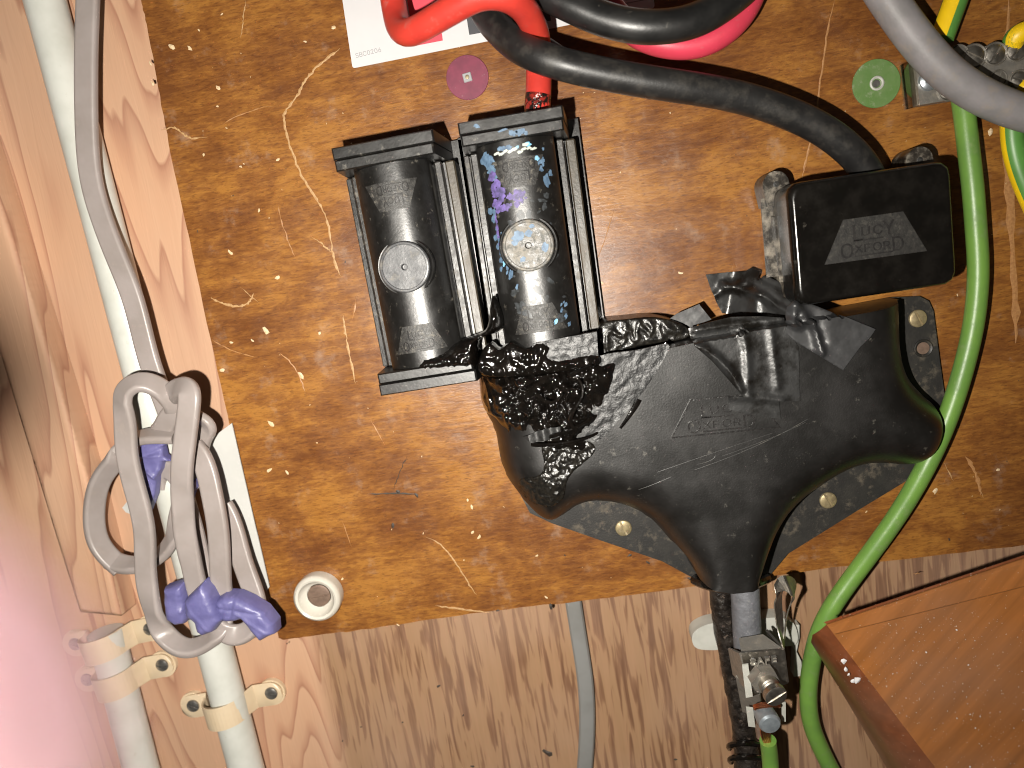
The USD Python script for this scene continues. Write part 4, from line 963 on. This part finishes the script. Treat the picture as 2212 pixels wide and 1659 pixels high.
part(coil, 'loop', fl([C(545, 300, .022, (.3, .4, .8)), C(470, 190, .028, (.4, .6, .6)), C(350, 145, .032, (.2, .7, .6)), C(262, 200, .034, (-.3, .4, .8)), C(262, 330, .034), C(278, 540, .033), C(330, 760, .032), C(372, 960, .032), C(378, 1160, .032), C(405, 1340, .032), C(470, 1500, .032, (-.3, .1, .8)), C(590, 1590, .032, EDGEY), C(700, 1565, .030, EDGEY), C(780, 1490, .028, EDGEY), C(800, 1430, .024)], n=8), M['grey_flat'])
part(coil, 'loop', fl([C(520, 240, .024), C(545, 185, .030, (0, .5, .8)), C(610, 190, .036, (0, .2, .9)), C(612, 300, .038), C(590, 480, .038), C(575, 640, .037), C(580, 800, .034, (.6, 0, .7)), C(590, 950, .032, (.4, 0, .9)), C(625, 1120, .030), C(665, 1290, .028), C(720, 1420, .026)], n=8), M['grey_flat'])
part(coil, 'loop', fl([C(640, 500, .024), C(700, 600, .026), C(740, 760, .028), C(770, 930, .029), C(782, 1100, .029), C(790, 1250, .028), C(810, 1380, .026)], n=8), M['grey_flat'])
part(coil, 'loop', fl([C(800, 820, .016), C(860, 960, .018), C(905, 1120, .020), C(955, 1260, .022), C(980, 1370, .024), C(950, 1480, .026, EDGEY), C(870, 1520, .028, (.1, .6, .7)), C(790, 1490, .028), C(720, 1420, .026)], n=8), M['grey_flat'])
part(coil, 'loop', fl([C(600, 760, .012), C(655, 930, .012), C(690, 1080, .012), C(720, 1230, .014), C(730, 1330, .014)], n=8, sec=stadium(.007, .005)), M['grey_flat'])

def wrap(label, pts, h0, bulge, seed, m='tape_blue'):
    """a tape wound round the cable: a puffed, creased wad"""
    pg = pxpoly([zc(*q) for q in pts], h0).buffer(0)
    ext = pg.exterior
    q = np.random.default_rng(seed)
    x0, y0, x1, y1 = pg.bounds
    folds = [(LineString([(q.uniform(x0, x1), q.uniform(y0, y1)), (q.uniform(x0, x1), q.uniform(y0, y1))]), q.uniform(-.0011, .0014)) for _ in range(5)]
    def top(x, y):
        pt = shapely.points(x, y)
        t = np.clip(shapely.distance(ext, pt) / .0042, 0, 1)
        p = np.stack([x, y, 0 * x], -1)
        z = h0 + bulge * np.sqrt(1 - (1 - t) ** 2) + .0011 * (meshkit.noise(p * np.array([110, 230, 1]), seed) - .5)
        for l, a in folds:
            z = z + a * np.exp(-(shapely.distance(l, pt) / .0010) ** 2)
        return z
    return single('blue_tape', field(pg, .0007, top, lambda x, y: h0 - .0045 + 0 * x, seed=seed), M[m], label, 'tape', smooth=60)
wrap('blue tape with a ragged tail inside the long left loop of the coil, uppermost', [(342, 478), (430, 468), (522, 462), (470, 500), (480, 545), (515, 575), (470, 580), (462, 620), (440, 660), (430, 760), (395, 850), (372, 690), (350, 580)], .016, .002, 41)
wrap('blue tape wound round the lower left of the coil, over the white pipe', [(485, 1258), (540, 1240), (590, 1230), (605, 1310), (615, 1420), (600, 1450), (550, 1458), (500, 1430), (488, 1340)], .030, .005, 42)
wrap('blue tape wound round the lower middle of the coil with a shiny folded end', [(600, 1320), (650, 1270), (700, 1222), (740, 1270), (790, 1380), (805, 1430), (760, 1490), (700, 1515), (668, 1490), (655, 1440), (610, 1400)], .034, .006, 43)
wrap('loose rolled end of blue tape sticking out at the lower right of the coil', [(770, 1315), (820, 1285), (890, 1290), (960, 1320), (1040, 1370), (1095, 1440), (1100, 1500), (1060, 1515), (1015, 1540), (960, 1480), (915, 1420), (860, 1435), (805, 1435), (785, 1380)], .030, .007, 44)
wrap('scrap of blue tape showing between the two right-hand loops of the coil', [(630, 680), (655, 670), (655, 720), (635, 745), (622, 790), (612, 760)], .022, .002, 45)

# white card slipped between board and coil
single('white_card', field(pxpoly([zc(*q) for q in [(688, 487), (850, 366), (1055, 1255), (1040, 1275), (870, 1050), (925, 1045), (815, 860), (760, 680)]], .002), .006, noisez(flat(.003), .0004, 60, 3), noisez(flat(.0022), .0004, 60, 3)), M['card'], 'torn pointed white plastic sheet beside the coil at the edge of the board', 'plastic sheet', smooth=40)
single('paper_scrap', field(pxpoly([zc(*q) for q in [(255, 825), (300, 770), (325, 830), (300, 860), (275, 850)]], PLY + .004), .002, noisez(flat(PLY + .005), .0008, 300, 2), noisez(flat(PLY + .0044), .0008, 300, 2)), M['card'], 'small torn white scrap on the wall inside the round loop of the coil', 'scrap')

# grommet
gr = thing('porcelain_bush', 'round white porcelain bush with a sunken brown screw at the lower left of the board', 'bush', (*P2(688, 1288), 0))
part(gr, 'ring', place(revolve([(.0068, .0002), (.0136, .0002), (.0138, .0060), (.0132, .0080), (.0118, .0090), (.0106, .0084), (.0098, .0062), (.0084, .0040), (.0070, .0030)], 56), np.r_[P2(688, 1288, .004), 0]), M['porcelain'], smooth=40)
part(gr, 'screw', place(screw_head(.0066, .0011, .05, dome=.12), np.r_[P2(688, 1288, .004), .0032]), M['screw_brown'])

# small debris on the wall is part of the wall's wear: dark nicks and one black crumb
nick = thing('wall_nicks', 'dark crumbs and nicks scattered on the bare plywood below the board', 'crumbs', (0, 0, PLY), kind='stuff')
ms = [flake(P2(u, v, PLY), s * mm, PLY + .0002, u + v) for (u, v, s) in [(1182, 1625, 1.9), (948, 1482, .9), (1000, 1545, .6), (780, 1570, .5), (1980, 1330, .8), (870, 1560, .5), (740, 1600, .5), (1460, 1640, .8), (1020, 1655, .8)]]
part(nick, 'crumbs', cat_(*ms), M['chip_dark'], smooth=False)

# flat grey cable below the board
single('flat_cable', fl([(1236, 1285, -.008), (1243, 1330, -.008), (1254, 1400, -.008), (1264, 1470, -.008), (1268, 1540, -.008), (1267, 1600, -.008), (1262, 1670, -.008), (1250, 1800, -.008), (1240, 2060, -.008)], sec=stadium(.0096, .0052)), M['grey_flat2'], 'flat grey cable coming straight down from under the board', 'cable')

# ------------------------------------------------------------------ supply cable, earth clamp
def z3(x, y): return (1474.7 + x / 3, 1106 + y / 3)
sup = thing('supply_cable', 'tarred black supply cable with bare grey lead sheath below the cable box', 'cable', P(1600, 1400, 0))
part(sup, 'lead_sheath', tube([(1606, 1225, .018), (1609, 1270, .018), (1612, 1330, .018), (1616, 1400, .017), (1622, 1450, .016)], .0075, 8, 24), M['lead'])
p_ = px_path([(1556, 1235, .008), (1558, 1290, .008), (1566, 1350, .007), (1578, 1420, .006), (1590, 1490, .005), (1604, 1560, .005), (1612, 1620, .005), (1618, 1720, .005)], 10)
sc_ = np.interp(np.arange(len(p_)), np.linspace(0, len(p_) - 1, 6), [.0062, .0064, .0060, .0066, .0090, .0102]) * (1 + .012 * rng.normal(0, 1, len(p_)))
bit = sweep(p_, circle(1.0, 20), scale=sc_)
v = np.array(bit.vertices); bit.vertices = v + (meshkit.fbm(v * 200, 3, 4)[:, None] - .5) * .0012
part(sup, 'tarred_coat', bit, mat('tar_dull', (.010, .008, .007), (.03, .024, .02), rough=.22, rough2=.45, scale=220, bump=(450, .0009), dust=((.2, .15, .12), 260, .58, .8, .6)), smooth=60)
for v_ in (1608, 1638):
    part(sup, 'binding_ring', sweep(px_path([(1570 + (v_ - 1562) * .12, v_ + 8, .006), (1592, v_ - 2, .0145), (1626, v_ - 2, .0145), (1650, v_ + 6, .006)], 6), circle(.0016, 8)), M['tar'])

single('grey_clip', field(smoothpoly([(1497, 1372), (1512, 1358), (1540, 1348), (1600, 1345), (1680, 1336), (1712, 1345), (1722, 1362), (1722, 1392), (1690, 1398), (1600, 1402), (1510, 1404), (1498, 1394)], 0, 4), .002, lambda x, y: np.full_like(x, -.001), flat(PLY + .0002)), M['clip_grey'], 'pale grey cable clip fixed to the wall behind the tarred cable', 'clip', smooth=30)
single('grey_clip', field(pxpoly([(1712, 1350), (1728, 1352), (1728, 1380), (1722, 1410), (1732, 1430), (1735, 1462), (1716, 1464), (1718, 1410), (1706, 1375)], -.004), .002, flat(-.005), flat(PLY + .0002)), M['clip_grey'], 'pale grey strip of plastic on the wall between the clamp and the green wire', 'clip', smooth=30)

cl = thing('earth_clamp', 'bent steel earth clamp stamped with a word, bolted on the lead sheath', 'earth clamp', P(1640, 1450, .02))
def q3(x, y, h): return P(*z3(x, y), h)
def plate3(pts, th=.0012):
    """a bent plate: quad of points given thickness along its normal"""
    p = np.array([q3(*a) for a in pts])
    n = np.cross(p[1] - p[0], p[2] - p[0]); n /= np.linalg.norm(n)
    return hull(np.vstack([p - n * th / 2, p + n * th / 2]))
part(cl, 'top_plate', plate3([(365, 820, .030), (520, 795, .030), (652, 890, .038), (380, 912, .038)]), M['steel_dull'], smooth=20)
part(cl, 'stamped_plate', plate3([(378, 908, .039), (655, 888, .039), (682, 1105, .033), (430, 1195, .033)]), M['steel'], smooth=20)
part(cl, 'side_plate', plate3([(300, 880, .018), (372, 912, .039), (455, 1195, .036), (330, 1050, .018)]), M['steel_dull'], smooth=20)
part(cl, 'side_plate', plate3([(655, 888, .039), (540, 760, .024), (640, 1000, .020), (682, 1105, .034)]), M['steel'], smooth=20)
part(cl, 'side_lip', plate3([(385, 990, .042), (425, 985, .043), (455, 1192, .040), (410, 1200, .040)], .0010), M['clip_grey'], smooth=20)
part(cl, 'lower_plate', plate3([(345, 1060, .024), (500, 1180, .030), (520, 1330, .022), (390, 1290, .016)]), M['steel_dull'], smooth=20)
part(cl, 'lower_lip', plate3([(410, 1265, .036), (455, 1270, .036), (470, 1390, .032), (425, 1385, .032)], .0010), M['clip_grey'], smooth=20)
part(cl, 'lower_lip', plate3([(640, 1225, .036), (668, 1235, .036), (668, 1355, .032), (642, 1350, .032)], .0010), M['clip_grey'], smooth=20)
# stamped word on the plate
a_, b_, d_ = q3(425, 940, .0415), q3(648, 912, .0415), q3(432, 985, .0408)
ex_ = (b_ - a_) / np.linalg.norm(b_ - a_); ey_ = a_ - d_; ey_ -= ex_ * (ey_ @ ex_); ey_ /= np.linalg.norm(ey_); ez_ = np.cross(ex_, ey_)
tx = meshkit.text_mesh('SAFE', .0038, .0010, bold=True)
w_ = tx.bounds[1][0]
T = np.eye(4); T[:3, 0], T[:3, 1], T[:3, 2], T[:3, 3] = ex_ * (.0135 / w_), ey_, ez_, d_ + ez_ * .0004
tx.apply_transform(T)
part(cl, 'stamped_word', tx, mat('bright_steel', (.75, .73, .68), (.6, .58, .53), rough=.25, metal=.9, scale=500), smooth=False)
def axis_place(m, o, d):
    d = np.asarray(d, float) / np.linalg.norm(d)
    T = trimesh.geometry.align_vectors([0, 0, 1], d); T[:3, 3] = o
    m = m.copy(); m.apply_transform(T); return m
bd = q3(605, 1195, .056) - q3(515, 1062, .042)
hexn = trimesh.creation.cylinder(radius=.0075, height=.0052, sections=6)
part(cl, 'nut', axis_place(hexn, q3(522, 1078, .043), bd), M['steel_dull'], smooth=False)
thr = []
for i in range(8):
    thr.append((.0046 if i % 2 else .0051, i * .0008))
th = revolve([(0, -.004), (.0048, -.004)] + [(r, z) for r, z in thr] + [(.0046, .007), (0, .007)], 28)
part(cl, 'bolt', axis_place(th, q3(567, 1136, .048), bd), M['steel'])
part(cl, 'bolt_head', axis_place(screw_head(.0056, .0013, .6, dome=.12), q3(606, 1196, .0565), bd), M['steel'])
sd = bd * np.array([.7, 1.0, 1.3])
part(cl, 'earth_screw', axis_place(revolve([(0, -.006), (.0052, -.006), (.0055, -.001), (.0056, .0028), (.0048, .0040), (.002, .0044), (0, .0044)], 28), q3(552, 1345, .044), sd), mat('screw_blue_grey', (.30, .34, .37), (.24, .27, .30), rough=.36, metal=.5, scale=400))
for k in range(3):
    o = q3(548 - k * 3, 1268 - k * 10, .042 - k * .001)
    ringp = [o + np.array([.0062 * math.cos(a), .0028 * math.sin(a), .003 * math.sin(a)]) for a in np.linspace(-.3, np.pi + .3, 14)]
    part(cl, 'copper_turn', sweep(np.array(ringp), circle(.0007, 8)), M['copper'])
# free strap end: a folded ribbon
st = [(650, 880, .036), (640, 800, .032), (628, 700, .030), (618, 600, .032), (632, 520, .036), (675, 478, .040), (715, 490, .036), (718, 540, .030), (690, 620, .027), (668, 720, .025), (655, 830, .026)]
pth = spline([q3(*q) for q in st], 8)
upv = np.stack([np.interp(np.linspace(0, 1, len(pth)), [0, .3, .5, .7, 1], a) for a in ([.9, .75, .2, .85, .9], [0, .1, .7, 0, 0], [.35, .6, .7, .5, .3])], 1)
part(cl, 'strap_end', sweep(pth, np.array([(-.0052, -.0003), (.0052, -.0003), (.0052, .0003), (-.0052, .0003)]), up=upv), M['steel'], smooth=40)

gw = thing('green_wire', 'short bright green wire with bare copper end leaving the earth clamp', 'wire', P(1655, 1600, .03))
part(gw, 'sheath', tube([(*z3(552, 1480), .036), (*z3(560, 1540), .034), (*z3(566, 1600), .032), (*z3(572, 1700), .030), (*z3(580, 1800), .028)], .0043, 8, 18), M['green'])
for k, dx_ in enumerate((-24, -8, 8, 22)):
    part(gw, 'copper_strand', tube([(*z3(500 + dx_ + 40, 1370), .040), (*z3(535 + dx_ * .8, 1430), .038), (*z3(552 + dx_ * .6, 1500), .0362)], .0011, 6, 8), M['copper'])
part(gw, 'copper_strand', tube([(*z3(490, 1360), .030), (*z3(500, 1410), .030), (*z3(508, 1460), .030)], .0024, 6, 10), M['screw_brown'])

# ------------------------------------------------------------------ varnished wooden case, lower right
case = thing('wooden_case', 'corner of a varnished reddish brown wooden case with a chipped edge, lower right', 'wooden case', P(1900, 1500, 0))
CF = .062; CB = .020
fr = [(1786, 1350), (2300, 1175), (2420, 2080), (2280, 1990)]
frp = [P(u, v, CF) for u, v in fr]
def inset(u, v, h): return P(u, v, h)
front = hull([P(1786, 1350, CF), P(2300, 1178, CF), P(2330, 1980, CF), P(2204, 1900, CF)] + [P(1786, 1350, CF) + np.array([0, 0, -.0008]), P(2300, 1178, CF) + np.array([0, 0, -.0008]), P(2330, 1980, CF) + np.array([0, 0, -.0008]), P(2204, 1900, CF) + np.array([0, 0, -.0008])])
part(case, 'front_panel', front, M['varnish'], smooth=False)
def strip(a0, a1, b0, b1, off, n=24, m=6):
    t, u = np.meshgrid(np.linspace(0, 1, n), np.linspace(0, 1, m), indexing='ij')
    t, u = t[..., None], u[..., None]
    g = (a0 * (1 - t) + a1 * t) * (1 - u) + (b0 * (1 - t) + b1 * t) * u
    g = g + np.array([-.0012, -.0008, .0006]) * np.sin(np.pi * u) 
    v = np.vstack([g.reshape(-1, 3), (g + np.asarray(off)).reshape(-1, 3)]); f = []
    k = n * m; I = lambda i, j: i * m + j
    for i in range(n - 1):
        for j in range(m - 1):
            a, b, c, d = I(i, j), I(i + 1, j), I(i + 1, j + 1), I(i, j + 1)
            f += [(a, b, c), (a, c, d), (a + k, c + k, b + k), (a + k, d + k, c + k)]
    rim = [I(i, 0) for i in range(n)] + [I(n - 1, j) for j in range(1, m)] + [I(i, m - 1) for i in range(n - 2, -1, -1)] + [I(0, j) for j in range(m - 2, 0, -1)]
    for a, b in zip(rim, rim[1:] + rim[:1]):
        f += [(a, a + k, b + k), (a, b + k, b)]
    q = trimesh.Trimesh(v, f, process=False)
    if q.volume < 0: q.invert()
    return q
L1 = (P(1786, 1350, CF), P(2204, 1900, CF)); L2 = (P(1754, 1372, .046), P(2113, 1900, .046)); L3 = (P(1756, 1392, .016), P(2060, 1900, .016))
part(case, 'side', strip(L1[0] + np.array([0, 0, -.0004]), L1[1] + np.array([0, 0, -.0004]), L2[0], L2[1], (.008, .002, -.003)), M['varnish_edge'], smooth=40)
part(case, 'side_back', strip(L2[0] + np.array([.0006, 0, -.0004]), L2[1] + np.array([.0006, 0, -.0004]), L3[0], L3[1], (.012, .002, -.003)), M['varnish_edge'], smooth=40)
tp0, tp1 = P(1786, 1350, CF), P(2300, 1178, CF)
part(case, 'top_rail', hull([P(1788, 1352, CF) + np.array([0, 0, .0002]), P(2300, 1181, CF) + np.array([0, 0, .0002]), P(1800, 1366, CF) + np.array([0, 0, .0014]), P(2300, 1240, CF) + np.array([0, 0, .0014]), P(1790, 1354, CF) + np.array([0, 0, .0012]), P(2300, 1184, CF) + np.array([0, 0, .0012]), P(1804, 1370, CF) + np.array([0, 0, .0002]), P(2300, 1245, CF) + np.array([0, 0, .0002])]), M['varnish'], smooth=12)
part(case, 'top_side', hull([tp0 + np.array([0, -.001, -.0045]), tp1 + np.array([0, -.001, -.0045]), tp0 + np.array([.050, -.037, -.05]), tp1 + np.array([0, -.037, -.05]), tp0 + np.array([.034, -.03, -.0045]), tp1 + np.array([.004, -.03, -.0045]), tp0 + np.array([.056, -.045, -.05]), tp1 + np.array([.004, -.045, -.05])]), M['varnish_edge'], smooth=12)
ms = []
for i in range(150):
    u, v = rng.uniform(1850, 2212), rng.uniform(1330, 1659)
    if (u - 1786) * .62 > (v - 1350) * .5 + 6 and v > 1350 - (u - 1786) * .25:
        ms.append(flake(P2(u, v, CF), rng.uniform(.08, .26) * mm * (1.8 if rng.random() < .12 else 1), CF + .0003, i + 900, asp=1.3))
part(case, 'plaster_dust', cat_(*ms), M['paper'], smooth=False, kind='stuff')
for i, (u, v, s) in enumerate([(1820, 1424, 1.5), (1826, 1440, 1.2), (1852, 1464, 2.1), (1832, 1452, .8), (1842, 1466, 1.2)]):
    c = P(u, v, .0575)
    part(case, 'paint_chip', place(trimesh.Trimesh(*(lambda f: (f.vertices, f.faces))(flake((0, 0), s * mm, 0, i + 70, 1.2)), process=False), c + np.array([-.0004, -.0001, .0018])), M['paper'], smooth=False)

# ------------------------------------------------------------------ the photographer's fingers at the left of the lens
def cam2b(p):
    return CAM + R.T @ (np.asarray(p, float) * mm)
def chain(pts):
    o = []
    for (a, ra), (b, rb) in zip(pts[:-1], pts[1:]):
        hs = [trimesh.creation.icosphere(2, r_ * mm) for r_ in (ra, rb)]
        for h_, c_ in zip(hs, (a, b)): h_.apply_translation(np.asarray(c_, float) * mm)
        o.append(man(hull(np.vstack([h_.vertices for h_ in hs]))))
    return o
bones = chain([((-100, 10, -38), 10.5), ((-66, -14, 8), 9), ((-41, -3, 19), 8.8), ((-19.6, 11.2, 19.5), 8.0)])
bones += chain([((-112, 36, -44), 10.5), ((-128, 6, 8), 9.5), ((-101, 4, 46), 7.6), ((-77.3, 27, 54), 6.2)])
bones += chain([((-122, 60, -46), 10), ((-150, 50, 4), 9), ((-140, 52, 36), 8), ((-122, 60, 48), 7)])
bones += chain([((-126, 84, -50), 9), ((-150, 92, -8), 8), ((-144, 96, 18), 7), ((-130, 100, 26), 6)])
palm = [(-100, 10, -38, 11), (-112, 36, -44, 11), (-122, 60, -46, 11), (-126, 84, -50, 10), (-130, 140, -95, 15), (-96, 140, -90, 15)]
pv = []
for x, y, z, r_ in palm:
    h_ = trimesh.creation.icosphere(2, r_ * mm); h_.apply_translation(np.array([x, y, z]) * mm); pv.append(h_.vertices)
bones.append(man(hull(np.vstack(pv))))
bones += chain([((-100, 130, -85), 14), ((-60, 112, -62), 10.5), ((-38, 90, -46), 9), ((-24, 70, -36), 7.5)])
bones += chain([((-114, 142, -94), 20), ((-140, 230, -160), 24)])
hand = bones[0]
for b_ in bones[1:]:
    hand = hand + b_
hand = tm(hand.refine_to_length(.0032))
hand.merge_vertices()
trimesh.smoothing.filter_taubin(hand, iterations=14)
hand.vertices = CAM + np.asarray(hand.vertices) @ R
pers = thing('person', "bare hand with one blurred fingertip close to the lens, lower left corner", 'person', cam2b((-60, 60, 0)))
M['skin'] = mat('skin', (.60, .45, .48), (.57, .42, .45), rough=.5, scale=120, sss=.2)
part(pers, 'hand', hand, M['skin'], smooth=True)
